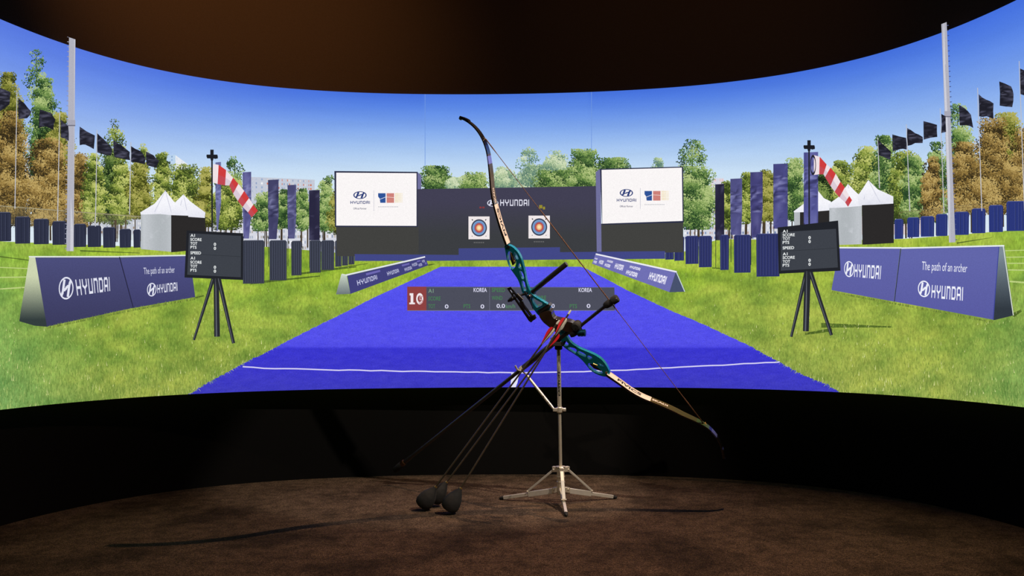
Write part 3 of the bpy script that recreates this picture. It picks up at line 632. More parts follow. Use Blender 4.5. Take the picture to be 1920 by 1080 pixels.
for a, b, c, d in ((.02, .30, .09, .45), (.02, .6, .10, .85), (.15, .38, .24, .75), (.30, .2, .40, .38), (.28, .55, .38, .82), (.45, .3, .57, .72), (.64, .2, .75, .38), (.62, .56, .74, .86), (.84, .3, .96, .72)):
    q = Pic(); letters(q, homog([H(a, b), H(c, b), H(c, d), H(a, d)]), (236, 234, 250), th=.26); q.build('lettering', o)
# ---- big boards
WH = (226, 228, 242)
p = Pic(); p.poly([(66, 487), (222, 487), (248, 579), (88, 613)], lambda x, y: mix((76, 78, 124), (58, 58, 92), max(0, (y - 490) / 130))); o = p.build('projected_board', screen, None, 'projected big dark blue sponsor board at left, front half')
q = Pic(); q.poly([(55, 487), (66, 487), (88, 613), (64, 611), (36, 603)], lambda x, y: mix((206, 214, 178), (52, 62, 62), min(1, max(0, (y - 520) / 80)) ** 1.2)); q.line([(54, 486), (225, 485.6)], 2.6, (222, 230, 218)); q.build('board_end', o, None, 'pale open end and rim')
q = Pic(); emblem(q, 124, 543, 13.8, 20.5, WH, .86, -.04); q.build('emblem', o, None, 'oval emblem'); q = Pic(); letters(q, homog([(141, 527.5), (205, 522.5), (206.5, 548), (145, 556.5)]), WH); q.build('lettering', o, None, 'white wide lettering')
p = Pic(); p.poly([(221.5, 487), (356, 484), (366, 559), (247.5, 579.5)], lambda x, y: mix((78, 80, 132), (62, 62, 104), max(0, (y - 490) / 100))); o = p.build('projected_board', screen, None, 'projected big dark blue sponsor board at left, rear half')
q = Pic(); q.line([(224, 486), (250, 579)], 2, (44, 44, 70)); q.line([(225, 485.4), (356, 483)], 2.4, (222, 230, 222)); q.build('board_rim', o)
q = Pic(); text(q, homog([(269, 505.5), (327, 503), (328, 514.5), (270, 517.5)]), 'The path of an archer', (214, 216, 236)); q.build('slogan', o); q = Pic(); emblem(q, 284.5, 545.5, 8.8, 12.3, WH, .84, -.05); q.build('emblem', o, None, 'oval emblem'); q = Pic(); letters(q, homog([(294.5, 536.5), (332, 532), (333, 547.5), (295.5, 552)]), WH); q.build('lettering', o, None, 'white wide lettering')
p = Pic(); p.poly([(1573, 470), (1688, 471), (1676, 567), (1559, 546)], lambda x, y: mix((96, 100, 168), (92, 92, 160), max(0, (y - 490) / 100))); o = p.build('projected_board', screen, None, 'projected big violet blue sponsor board at right, rear half')
q = Pic(); q.line([(1572, 469), (1690, 469.5)], 2.6, (232, 236, 240)); q.build('board_rim', o)
q = Pic(); emblem(q, 1592, 508, 9.2, 14.5, (238, 240, 250), .86, .04); q.build('emblem', o, None, 'oval emblem'); q = Pic(); letters(q, homog([(1602.5, 499), (1652.5, 502), (1650.5, 526.5), (1601.5, 522)]), (238, 240, 250)); q.build('lettering', o, None, 'white wide lettering')
p = Pic(); p.poly([(1690, 471), (1876, 467), (1863, 600), (1677, 567)], lambda x, y: mix((98, 102, 170), (90, 92, 162), max(0, (y - 490) / 100))); o = p.build('projected_board', screen, None, 'projected big violet blue sponsor board at right, front half')
q = Pic(); q.poly([(1873, 467), (1883, 465), (1901, 592), (1863, 601)], lambda x, y: mix((126, 140, 150), (50, 58, 66), min(1, max(0, (y - 480) / 100)))); q.line([(1881, 466), (1900, 592)], 1.6, (222, 230, 214)); q.line([(1690, 470), (1883, 466)], 2.6, (232, 238, 240)); q.line([(1689, 471), (1677, 567)], 1.6, (48, 50, 84)); q.line([(1873, 468), (1862, 600)], 1.6, (64, 72, 150)); q.build('board_end', o, None, 'grey open end and pale rim')
q = Pic(); text(q, homog([(1729, 494), (1814, 499), (1813, 514), (1728, 509.5)]), 'The path of an archer', (232, 234, 248)); q.build('slogan', o); q = Pic(); emblem(q, 1732.5, 544, 11.4, 15, (240, 242, 252), .85, .05); q.build('emblem', o, None, 'oval emblem'); q = Pic(); letters(q, homog([(1747.5, 537), (1806, 541), (1805, 565.5), (1746, 560)]), (240, 242, 252)); q.build('lettering', o, None, 'white wide lettering')
q = Pic()
for (a, b) in (((88, 613), (250, 580)), ((250, 580), (366, 560)), ((1559, 547), (1677, 568)), ((1677, 568), (1863, 602))):
    n = int(math.hypot(b[0] - a[0], b[1] - a[1]) / 1.1)
    for k in range(n):
        t = random.random(); x = lerp(a[0], b[0], t); y = lerp(a[1], b[1], t) + 2; h = random.uniform(3, 8) if a[0] < 1000 else random.uniform(2, 5)
        q._face([(x - 1, y + 2), (x + 1, y + 2), (x + random.uniform(-2, 2), y - h * .7)], jit(mix((150, 172, 70), (70, 90, 44), random.random() * .8), 10))
tag(q.build('projected_grass_tufts', screen, None, 'projected grass tufts at the feet of the big boards'), kind='stuff')

# ---- windsocks and scoreboards
RD, WT = (206, 62, 62), (240, 226, 230)
def sock(B, label, ring=None):
    o = None
    for i in range(len(B) - 1):
        (a, b), (c, d) = B[i], B[i + 1]; c0 = WT if i % 2 == 0 else RD
        if i == 0: o = Pic().poly([a, c, d, b], c0).build('projected_windsock', screen, None, label)
        else:
            q = Pic(); m1 = ((a[0] + b[0]) / 2, (a[1] + b[1]) / 2); m2 = ((c[0] + d[0]) / 2, (c[1] + d[1]) / 2)
            q.poly([a, c, m2, m1], c0); q.poly([m1, m2, d, b], mix(c0, (150, 120, 160), .22)); q.build('red_band' if i % 2 else 'white_band', o)
    if ring: q = Pic(); q.ring(ring[0], ring[1], ring[2], ring[3], .76, (40, 40, 52)); q.build('hoop', o)
sock([((400, 317), (397.5, 350)), ((410, 318.5), (408, 353.5)), ((424, 328), (422, 356)), ((437, 342), (430, 356)), ((447, 353), (437, 371)), ((458, 366), (446, 384)), ((467, 379), (455, 395)), ((475, 391), (465, 405)), ((483.5, 402), (472, 414))], 'projected red and white windsock at left')
def pole(x, y0, y1, cx, label):
    p = Pic(); p.line([(x, y0 + 6), (x + .3, y1)], 3.0, (38, 40, 46)); o = p.build('projected_weather_pole', screen, None, label)
    q = Pic(); q.rect(x - 3.2, y0, x + 3.2, y0 + 10, (30, 32, 38)); q.poly([(x - 10.5, y0 + 12), (x - 10, y0 + 9), (x + 10, y0 + 9), (x + 11, y0 + 12), (x + 11, y0 + 16), (x + 6, y0 + 17), (x + 3, y0 + 16), (x + 2, y0 + 20), (x - 2, y0 + 20), (x - 3, y0 + 16), (x - 9, y0 + 16)], (30, 32, 38)); q.build('sensor_head', o)
pole(397.5, 291, 440, 0, 'projected black weather pole above the left scoreboard')
pole(1517, 274, 426, 0, 'projected black weather pole above the right scoreboard')
sock([((1526, 301), (1526, 337)), ((1537, 304), (1536, 336)), ((1550, 318), (1544, 336)), ((1557, 324), (1547, 341)), ((1567, 335), (1557, 357)), ((1576, 349.5), (1565, 367.6)), ((1584, 360), (1574, 378)), ((1592.5, 375.5), (1584.6, 387)), ((1597.6, 383), (1590, 395))], 'projected red and white windsock at right', (1524.5, 319, 5.5, 18.5))
def scoreboard(outer, inner, rows, zeros, x, wscale, skew, zx, legs, label):
    o = Pic().poly(outer, (34, 36, 42)).build('projected_scoreboard', screen, None, label)
    Pic().poly(inner, (62, 66, 74)).build('display_face', o)
    q = Pic(); q.line([(inner[0][0] + 1, (inner[0][1] + inner[3][1]) / 2), (inner[1][0] - 1, (inner[1][1] + inner[2][1]) / 2)], .8, (48, 52, 58)); q.build('divider', o)
    q = Pic()
    for s, y in rows:
        wd = {'A1': 8.5, 'SCORE': 21, 'TOT': 13, 'PTS': 11.5, 'SPEED': 20}[s] * wscale
        text(q, homog([(x, y), (x + wd, y + skew * wd), (x + wd, y + 5.0 + skew * wd), (x, y + 5.0)]), s, (238, 242, 242), .02)
    for y in zeros: text(q, box(zx - 2.2, y, zx + 2.2, y + 5.2), '0', (238, 242, 242), .03)
    q.build('lettering', o, None, 'white score lettering')
    for a, b, w0, w1 in legs:
        q = Pic(); q.line([a, b], (w0, w1), (40, 42, 48)); q.line([(a[0] - 1, a[1]), (b[0] - 1, b[1])], (w0 * .2, w1 * .25), (92, 96, 104)); q.build('leg', o)
scoreboard([(350, 438), (456, 443), (455.5, 528), (346, 523.5)], [(354.5, 443), (452, 448), (451.5, 523), (351, 518.5)],
           [('A1', 444.5), ('SCORE', 451.8), ('TOT', 459), ('PTS', 466), ('SPEED', 476), ('A1', 485.6), ('SCORE', 493), ('TOT', 500.2), ('PTS', 507.6)], [460.5, 467.8, 502.2, 509.3], 357, 1, .02, 403,
           [((400, 525), (363.5, 637), 7, 4.5), ((405.5, 525), (407, 631), 10, 11), ((410, 525), (438, 643), 8, 6)], 'projected black scoreboard on a tripod at left')
scoreboard([(1458, 432.5), (1571.5, 420), (1576, 511), (1460, 516.5)], [(1464, 441), (1567.5, 435), (1571, 505), (1464, 511)],
           [('A1', 437), ('SCORE', 443.8), ('TOT', 450.6), ('PTS', 457.4), ('SPEED', 467.2), ('A1', 478.2), ('SCORE', 484.8), ('TOT', 492), ('PTS', 498.8)], [448.4, 455.4, 489.4, 496.6], 1467.5, 1.08, -.03, 1518,
           [((1512, 514), (1483.5, 631), 8, 5), ((1514.5, 512), (1511, 621), 12, 11), ((1520, 514), (1559, 628), 8, 6)], 'projected black scoreboard on a tripod at right')
# ---- score overlay
p = Pic(); p.poly([(799, 540), (1152, 541), (1153, 583), (799, 584)], (76, 78, 92)); o = p.build('projected_score_overlay', screen, None, 'projected grey score bar floating over the blue lane')
q = Pic(); q.rect(763.5, 540, 799.5, 584, (142, 66, 66)); q.rect(770, 552, 775, 572, (240, 232, 236)); q.rect(768, 552, 771, 556, (240, 232, 236)); q.rect(767.5, 569, 778, 572, (240, 232, 236)); q.ring(787, 562, 6.6, 10.3, .58, (240, 232, 236)); text(q, box(785.5, 557, 793, 571), '5', (205, 160, 165), .01); q.build('score_field', o, None, 'red field with the large number')
q = Pic(); q.line([(764, 583.6), (1153, 583.2)], 1, (120, 120, 152)); q.line([(918, 541), (918, 583)], .9, (108, 110, 130)); q.line([(800, 541), (1152, 541.5)], .8, (100, 102, 122)); q.build('rule', o)
q = Pic(); WC, GN = (214, 214, 236), (72, 122, 84)
def hud(x0, y, x1, s, c, h=7): text(q, box(x0, y, x1, y + h), s, c, .02)
hud(803, 544, 813, 'A1', (120, 150, 130)); hud(888, 542.5, 913, 'KOREA', WC); hud(803, 558, 826, 'SCORE', GN); hud(803, 572, 816, 'TOT', GN); hud(834, 572.5, 841, '0', WC); hud(869, 572, 882, 'PTS', GN); hud(901, 572.5, 908, '0', WC)
hud(922, 542.5, 947, 'SPEED', GN); hud(955, 542.5, 960, '0.', WC); hud(922, 557, 942, 'WIND', GN); hud(931, 571.5, 947, '0.0', WC); hud(948.5, 572, 966, 'km/h', (84, 128, 96)); hud(977, 571, 982, 'A', WC, 6)
hud(1001, 556.5, 1024, 'CORE', GN); hud(1008, 572, 1020, 'OT', GN); hud(1034, 571.5, 1040, '0', WC); hud(1068, 572, 1082, 'PTS', GN); hud(1100, 571.5, 1107, '0', WC); hud(1085, 542.5, 1110, 'KOREA', WC)
q.build('lettering', o)

# ================================================================ room shell
M_BLK = pbr('black_wall_fabric', (15, 14, 14), .95, noise=.12, nscale=300, bump=.1, spec=.1)
M_CAR = pbr('brown_carpet', (84, 64, 50), .95, spec=.1)
def carpet():
    t = M_CAR.node_tree; n = t.nodes; L = t.links; b = [x for x in n if x.type == 'BSDF_PRINCIPLED'][0]
    tc = n.new('ShaderNodeTexCoord')
    def nz(s, d): 
        z = n.new('ShaderNodeTexNoise'); z.inputs['Scale'].default_value = s; z.inputs['Detail'].default_value = d; L.new(tc.outputs['Object'], z.inputs['Vector']); return z
    a = nz(3.2, 4); f = nz(330, 2); g = nz(22, 4)
    def mr(z, f0, f1, t0, t1):
        m = n.new('ShaderNodeMapRange'); m.inputs['From Min'].default_value = f0; m.inputs['From Max'].default_value = f1; m.inputs['To Min'].default_value = t0; m.inputs['To Max'].default_value = t1; L.new(z.outputs[0], m.inputs[0]); return m
    def mul(x, y): 
        m = n.new('ShaderNodeMath'); m.operation = 'MULTIPLY'; L.new(x.outputs[0], m.inputs[0]); L.new(y.outputs[0], m.inputs[1]); return m
    k = mul(mul(mr(a, .36, .52, .55, 1.15), mr(f, .35, .65, .15, 2.0)), mul(mr(g, .35, .6, .7, 1.2), mr(nz(110, 3), .35, .65, .6, 1.4)))
    v = n.new('ShaderNodeVectorMath'); v.operation = 'SCALE'; v.inputs[0].default_value = tuple(lin((74, 60, 48))); L.new(k.outputs[0], v.inputs['Scale'])
    L.new(v.outputs[0], b.inputs['Base Color'])
    bp = n.new('ShaderNodeBump'); bp.inputs['Strength'].default_value = .5; bp.inputs['Distance'].default_value = .004; L.new(f.outputs[0], bp.inputs['Height']); L.new(bp.outputs[0], b.inputs['Normal'])
carpet()
o = mesh_obj('floor', [(-4, -2.2, 0), (4, -2.2, 0), (4, 4.4, 0), (-4, 4.4, 0)], [(0, 1, 2, 3)], M_CAR); tag(o, 'dark brown mottled carpet floor', kind='structure')
ZCEIL = 3.0
o = mesh_obj('ceiling', [(-4, -2.2, ZCEIL), (4, -2.2, ZCEIL), (4, 4.4, ZCEIL), (-4, 4.4, ZCEIL)], [(3, 2, 1, 0)], M_BLK); tag(o, 'dark ceiling', kind='structure')
pts = [(NODE_X[i], NODE_Y[i]) for i in range(len(NODE_U))]
nrm = []
for i in range(len(pts)):
    a = pts[max(0, i - 1)]; b = pts[min(len(pts) - 1, i + 1)]; d = Vector((b[0] - a[0], b[1] - a[1])).normalized(); nrm.append((-d.y, d.x))
outer = [(p_[0] + n_[0] * .006, p_[1] + n_[1] * .006) for p_, n_ in zip(pts, nrm)]
front = [(-1.85, -2.2), (-1.84, -1.0), (-1.84, 0.5), (-1.84, 1.6)] + outer + [(1.75, 1.6), (1.76, .5), (1.78, -1.0), (1.8, -2.2)]
back = [(x * 1.06 + (.0), y + .12 if abs(x) < 1.5 else y + .03) for x, y in front]
def shell(name, z0, z1, mat, lab):
    v = []; f = []; n_ = len(front)
    for (x, y) in front: v += [(x, y, z0), (x, y, z1)]
    for i in range(n_ - 1): f.append((2 * i, 2 * i + 1, 2 * i + 3, 2 * i + 2))
    o = mesh_obj(name, v, f, mat); tag(o, lab, kind='structure'); return o
M_HEAD = pbr('dark_brown_header', (66, 50, 38), .9, noise=.10, nscale=240, bump=.1, spec=.1)
shell('wall_front', 0, ZC + HT - .002, M_BLK, 'curved black fabric wall carrying the screen')
shell('wall_header', ZC + HT - .002, ZCEIL, M_HEAD, 'curved dark brown wall above the screen')

# ================================================================ solid builders
def frame_of(d):
    d = d.normalized(); u = d.orthogonal().normalized(); return u, d.cross(u).normalized()
def tube(P, R, seg=14, caps=True):
    """swept round bar through P with radii R"""
    P = [Vector(p) for p in P]; V = []; F = []
    R = R if isinstance(R, (list, tuple)) else [R] * len(P)
    u = None
    for i, p in enumerate(P):
        d = (P[min(i + 1, len(P) - 1)] - P[max(i - 1, 0)])
        if d.length < 1e-9: d = P[-1] - P[0]
        d.normalize()
        if u is None: u = d.orthogonal().normalized()
        else: u = (u - d * u.dot(d)).normalized()
        w_ = d.cross(u)
        for k in range(seg):
            a = 2 * math.pi * k / seg; V.append(p + (u * math.cos(a) + w_ * math.sin(a)) * R[i])
    for i in range(len(P) - 1):
        for k in range(seg):
            a = i * seg + k; b = i * seg + (k + 1) % seg; F.append((a, b, b + seg, a + seg))
    if caps: F.append(tuple(range(seg))[::-1]); F.append(tuple((len(P) - 1) * seg + k for k in range(seg)))
    return V, F
def lathe(a, b, prof, seg=18):
    """profile [(t, r)] turned about the line a-b (t = 0..1)"""
    a, b = Vector(a), Vector(b)
    return tube([a.lerp(b, t) + (b - a) * 1e-5 * i for i, (t, r) in enumerate(prof)], [max(r, 1e-5) for t, r in prof], seg)
def barbox(a, b, wv, hv):
    """square bar from a to b; wv, hv full width and height vectors"""
    a, b, wv, hv = map(Vector, (a, b, wv, hv)); V = []
    for p in (a, b):
        for s, t in ((-1, -1), (1, -1), (1, 1), (-1, 1)): V.append(p + wv * s / 2 + hv * t / 2)
    return V, [(0, 3, 2, 1), (4, 5, 6, 7), (0, 1, 5, 4), (1, 2, 6, 5), (2, 3, 7, 6), (3, 0, 4, 7)]
def merge(*G):
    V = []; F = []
    for v, f in G: k = len(V); V += list(v); F += [tuple(i + k for i in q) for q in f]
    return V, F
def prism(loops, mapf, ext):
    """outline with holes, thick along ext"""
    flat = [p for l in loops for p in l]
    tris = tessellate_polygon([[Vector((x, y, 0)) for x, y in l] for l in loops])
    A = [mapf(x, y) for x, y in flat]; n = len(A); V = A + [p + ext for p in A]; F = []
    for t in tris: F.append(tuple(t)); F.append(tuple(i + n for i in reversed(t)))
    k = 0
    for l in loops:
        m = len(l)
        for i in range(m): a, b = k + i, k + (i + 1) % m; F.append((a, b, b + n, a + n))
        k += m
    return V, F
def solid(name, g, mat, parent=None, label=None, smooth=True, bevel=0, mats=None, midx=None):
    o = mesh_obj(name, g[0], g[1], mat, parent, False, mats, midx); me = o.data
    import bmesh
    bm = bmesh.new(); bm.from_mesh(me); bmesh.ops.remove_doubles(bm, verts=bm.verts, dist=1e-6); bmesh.ops.recalc_face_normals(bm, faces=bm.faces); bm.to_mesh(me); bm.free()
    if bevel:
        md = o.modifiers.new('edge', 'BEVEL'); md.width = bevel; md.segments = 2; md.limit_method = 'ANGLE'; md.angle_limit = math.radians(40)
    if smooth:
        me.polygons.foreach_set('use_smooth', [True] * len(me.polygons)); me.update()
        try: me.set_sharp_from_angle(angle=math.radians(35))
        except Exception: pass
    if label: o['label'] = label
    return o

M_TEAL = pbr('teal_anodised', (10, 156, 182), .32, .68, .05, 30, coat=.3)
M_DTEAL = pbr('blue_weight', (24, 70, 92), .4, .8)
M_BLACK = pbr('black_carbon', (30, 28, 29), .34, 0, .15, 60, coat=.4)
M_MATT = pbr('black_rubber', (24, 24, 25), .8, 0, .2, 60)
M_GRIP = pbr('dark_brown_grip', (58, 44, 34), .28, .3, .3, 25, coat=.6)
M_LIMB = pbr('limb_black', (22, 18, 18), .25, 0, .1, 30, coat=.6)
M_WHITE = pbr('limb_white', (226, 204, 186), .45, 0, .03, 30)
M_EDGE = pbr('limb_bronze', (96, 66, 40), .25, .6, .2, 20)
M_STEEL = pbr('stand_aluminium', (222, 212, 194), .36, .6, .05, 50)
M_ALU = pbr('stand_leg_aluminium', (206, 200, 190), .45, .45, .06, 60)
M_GOLD = pbr('brass', (214, 176, 104), .3, .9)
M_SHAFT = pbr('arrow_carbon', (68, 57, 44), .42, .1, .2, 80, coat=.3)
M_RED = pbr('red_vane', (214, 22, 34), .5)
M_VWHITE = pbr('white_vane', (226, 222, 208), .5)
M_FOAM = pbr('charcoal_foam', (30, 29, 29), .85, 0, .25, 45, bump=.4)
M_STR = pbr('string_brown', (112, 72, 44), .7, 0, .5, 160)
M_INK = pbr('black_ink', (16, 14, 14), .5)
M_LILAC = pbr('lilac_film', (116, 122, 206), .35, .2, .08, 60)

# ================================================================ the bow
AX = Vector((.617, 0, -.787)); SV = Vector((.787, 0, .617))           # tip-to-tip and towards-string, across the view
TH, PHI = math.radians(25), .05
Lv = (Vector((0, 1, 0)) * math.cos(TH) + SV * math.sin(TH) - AX * PHI).normalized()
BP0 = at(1050, 620, 3.0)
def B(px, py, w=0.):
    a, b = ray(px, py); d = Vector((a, 1, b)); o = Vector((0, 0, ZC))
    return o + d * ((BP0 - o).dot(Lv) / d.dot(Lv)) + Lv * w
bow = empty('recurve_bow', B(1047, 640)); bow_inv = Matrix.Translation(-Vector(B(1047, 640)))
tag(bow, 'teal recurve bow with black limbs leaning on the metal stand', 'bow')
def bpart(name, g, mat, label=None, parent=None, **k):
    V = [Vector(v) - bow.location for v in g[0]]
    return solid(name, (V, g[1]), mat, parent or bow, label, **k)
def Z2(pts): return [(920 + x / 6, 440 + y / 6) for x, y in pts]
def Z3(pts): return [(1000 + x / 6.75, 560 + y / 6.75) for x, y in pts]
def grow(l, k=1.12):
    cx = sum(p[0] for p in l) / len(l); cy = sum(p[1] for p in l) / len(l); return [(cx + (x - cx) * k, cy + (y - cy) * k) for x, y in l]
def rnd(loop, n=2):
    for _ in range(n):
        out = []
        for i in range(len(loop)):
            a, b = loop[i], loop[(i + 1) % len(loop)]
            out += [(a[0] * .75 + b[0] * .25, a[1] * .75 + b[1] * .25), (a[0] * .25 + b[0] * .75, a[1] * .25 + b[1] * .75)]
        loop = out
    return loop
up = Z2([(150, 130), (166, 112), (205, 118), (262, 150), (305, 200), (338, 262), (358, 330), (382, 430), (397, 520), (420, 600), (462, 670), (520, 712), (600, 760), (672, 812), (664, 838), (548, 916), (528, 905), (478, 836), (452, 800), (430, 748), (398, 706), (350, 652), (334, 592), (318, 540), (300, 500), (262, 444), (226, 396), (196, 345), (176, 275), (164, 190)])
uph = [rnd(grow(Z2(h)), 1) for h in ([(205, 195), (232, 205), (262, 250), (282, 310), (262, 372), (232, 384), (205, 345), (188, 280), (192, 225)],
       [(262, 200), (285, 215), (312, 268), (300, 282), (280, 262)], [(326, 320), (348, 392), (330, 384), (308, 366), (314, 335)], [(322, 405), (358, 428), (376, 500), (350, 500), (330, 450)],
       [(344, 520), (378, 532), (388, 585), (402, 622), (378, 640), (356, 590)], [(470, 712), (520, 745), (588, 778), (524, 826), (500, 800), (472, 758)], [(405, 640), (440, 690), (455, 735), (430, 715), (402, 672)])]
bpart('riser', prism([rnd(up, 1)] + uph, lambda x, y: B(x, y, .002), Lv * .020), M_TEAL, 'teal machined metal riser with cut-outs', bevel=.0012)
lo = Z3([(345, 520), (352, 440), (372, 400), (398, 440), (428, 492), (470, 560), (540, 610), (610, 645), (700, 682), (786, 720), (858, 768), (914, 836), (952, 905), (968, 950), (948, 985), (895, 992), (800, 962), (722, 912), (660, 832), (600, 764), (520, 705), (420, 645), (362, 595)])
loh = [rnd(grow(Z3(h)), 1) for h in ([(400, 530), (452, 588), (398, 606), (372, 575)], [(445, 618), (545, 636), (532, 698), (500, 682), (440, 642)], [(566, 662), (655, 702), (662, 742), (628, 728), (560, 696)], [(688, 718), (752, 750), (708, 772), (684, 750)],
       [(690, 838), (722, 822), (790, 860), (872, 928), (860, 948), (790, 938), (722, 892)], [(808, 806), (872, 838), (892, 862), (842, 846)])]
bpart('lower_riser', prism([rnd(lo, 1)] + loh, lambda x, y: B(x, y, .002), Lv * .020), M_TEAL, 'teal lower half of the riser', bevel=.0012)
bow_r = [c for c in bow.children][-2:]
# the middle of the riser behind the grip
mid = [(1011, 593), (1024, 592), (1036, 603), (1052, 610), (1066, 622), (1062, 632), (1054, 636), (1040, 622), (1028, 613), (1016, 603)]
bpart('riser_bridge', prism([rnd(mid, 1)], lambda x, y: B(x, y, .002), Lv * .020), M_TEAL, 'teal back edge behind the grip', bevel=.001)
grip = [(1009, 589), (1022, 583), (1035, 581), (1035, 589), (1039, 597), (1052, 599), (1068, 602), (1078, 606), (1080, 616), (1070, 624), (1058, 619), (1044, 615), (1032, 612), (1020, 604)]
bpart('grip', prism([rnd(grip, 2)], lambda x, y: B(x, y, -.008), Lv * .038), M_GRIP, 'glossy dark brown hand grip', bevel=.004)
# arrow rest block in the window
bpart('arrow_rest', merge(prism([Z2([(530, 850), (650, 775), (680, 800), (560, 900)])], lambda x, y: B(x, y, -.004), Lv * .03), tube([B(1006, 578, -.006), B(1026, 568, -.006)], .0012), tube([B(1012, 586, -.006), B(1031, 573, -.008)], .0016)), M_BLACK, bevel=.001)
# clicker and plunger
bpart('plunger', tube([B(993, 556, -.012), B(998, 552, .03)], .0075), M_BLACK)
bpart('clicker_extension', tube([B(984, 545, -.006), B(996, 565, -.006), B(1000, 578, -.006)], [.003, .0024, .002]), M_BLACK)
# limb pockets with bolts
bpart('limb_bolt', merge(prism([Z2([(212, 200), (240, 215), (268, 330), (240, 352), (218, 290)])], lambda x, y: B(x, y, .006), Lv * .012), tube([B(953.5, 462.5, -.003), B(953.5, 462.5, .004)], .005)), M_BLACK)
bpart('bolt_cap', merge(tube([B(957, 474, .002), B(964, 495, .004)], .0016), tube([B(963, 491, .004), B(966, 489, .012)], .0035)), M_GOLD, 'small brass limb bolt')
bpart('limb_bolt', prism([Z3([(706, 834), (742, 832), (868, 905), (856, 926), (760, 890)])], lambda x, y: B(x, y, .006), Lv * .012), M_BLACK)
bpart('bolt_cap', merge(tube([B(1112, 682, .0), B(1120, 686, .004)], .003), tube([B(1137, 698.5, -.003), B(1137, 698.5, .004)], .004)), M_GOLD, 'small brass limb bolt')

def catmull(P, n=5):
    out = []
    for i in range(len(P) - 1):
        p0, p1, p2, p3 = P[max(0, i - 1)], P[i], P[i + 1], P[min(len(P) - 1, i + 2)]
        for k in range(n):
            t = k / n; out.append(tuple(.5 * (2 * b + (c - a) * t + (2 * a - 5 * b + 4 * c - d) * t * t + (3 * b - a - 3 * c + d) * t ** 3) for a, b, c, d in zip(p0, p1, p2, p3)))
    out.append(tuple(P[-1])); return out
def limb(edge, side, white_to, film, label, word_span, caption):
    """edge: traced back edge from riser to tip; side: +1 if the string lies to the right of travel"""
    E = catmull(edge, 6); n = len(E); P = [B(x, y) for x, y in E]
    acc = [0]
    for i in range(1, n): acc.append(acc[-1] + (P[i] - P[i - 1]).length)
    tot = acc[-1]; V = []; F = []; mi = []; T = []
    Pl_n = Lv
    for i in range(n):
        d = (P[min(i + 1, n - 1)] - P[max(0, i - 1)]).normalized(); nn = Pl_n.cross(d).normalized() * side
        t = acc[i] / tot; th = lerp(.0095, .0048, min(1, t * 1.6)) if t < .93 else .0085
        wd = .040 if t < .55 else lerp(.040, .020, (t - .55) / .45)
        if t > .96: wd = lerp(.020, .012, (t - .96) / .04)
        off = Lv * (.020 - wd / 2 - .008)
        a = P[i] + off; V += [a, a + nn * th, a + nn * th + Lv * wd, a + Lv * wd]; T.append((t, a + nn * th, wd, d, nn))
    for i in range(n - 1):
        k = 4 * i; t = T[i][0]
        F += [(k, k + 1, k + 5, k + 4), (k + 1, k + 2, k + 6, k + 5), (k + 2, k + 3, k + 7, k + 6), (k + 3, k, k + 4, k + 7)]
        w_ = 1 if t < white_to else 0; f_ = 3 if film[0] < t < film[1] else 0
        mi += [f_ if f_ else 0, w_ if w_ else f_ or (2 if .32 < t < .66 else 0), 0, 0]
    F += [(0, 1, 2, 3), (4 * n - 1, 4 * n - 2, 4 * n - 3, 4 * n - 4)]; mi += [0, 0]
    V = [v - bow.location for v in V]
    o = mesh_obj('limb', V, F, None, bow, False, [M_LIMB, M_WHITE, M_EDGE, M_LILAC], mi); o['label'] = label
    md = o.modifiers.new('edge', 'BEVEL'); md.width = .0006; md.segments = 1
    # wording on the pale face
    def onface(u, v):
        t = lerp(word_span[0], word_span[1], u)
        i = next((j for j in range(n - 1) if T[j + 1][0] >= t), n - 2); f = (t - T[i][0]) / max(1e-6, T[i + 1][0] - T[i][0])
        a = T[i][1].lerp(T[i + 1][1], f); wd = T[i][2]
        return a + Lv * wd * lerp(.22, .78, v if side > 0 else 1 - v) + T[i][4] * .0006 - bow.location
    def write(s, sp, mat, lo_, hi_):
        nonlocal word_span
        word_span = sp; Vt, Tt = text_tris(s, .03)
        me = mesh_obj('lettering', [onface(x, lerp(lo_, hi_, y)) for x, y in Vt], [tuple(t) for t in Tt], mat, o)
    write('FIVICS', word_span, M_INK, .1, .9)
    write('SKADI', caption, M_WHITE, .15, .75)
    return T
UE = [(947.6, 459), (937, 428), (929.5, 402), (923, 376), (919.9, 355.6), (917.8, 329.6), (915, 303.7), (911.3, 283), (904.8, 264.8), (895.7, 249), (884, 236), (871, 227), (859.4, 222.5)]
LE = [(1136, 704), (1161, 721), (1181.5, 735.4), (1202, 746.6), (1222, 754.8), (1242.7, 763), (1263, 772), (1279, 780), (1295.6, 787.4), (1314, 796.5), (1328, 805.7), (1340.5, 819), (1348.6, 833), (1352.7, 847.5), (1354.7, 862)]
TU = limb(UE, 1, .30, (.58, .64), 'black upper limb with a pale face near the riser', (.06, .27), (.31, .42))
TL = limb(LE, -1, .33, (.78, .83), 'black lower limb with a pale face near the riser', (.08, .27), (.35, .46))
bpart('limb_tip', lathe(B(864, 224, .012), B(858.6, 221.5, .012), [(0, .004), (.3, .0055), (.8, .005), (1, .003)]), M_BLACK)
# string
s0, s1 = B(908.5, 261, .012), B(1319, 797, .012)
stv = [s0.lerp(s1, t) for t in np.linspace(0, 1, 60)]
rad = [.0021 if (.24 < i / 59 < .60 or i / 59 < .05 or i / 59 > .90) else .0012 for i in range(60)]
bpart('bowstring', tube(stv, rad, 8), M_STR, 'brown twisted bowstring')
bpart('string_loop', merge(tube([s0, B(905, 263.5, .0), B(903.5, 258, .012), B(906.5, 262, .026), s0], .0013, 8), tube([s1, B(1320, 799, .0), B(1324, 801, .012), B(1321, 797, .026), s1], .0013, 8)), M_GOLD)
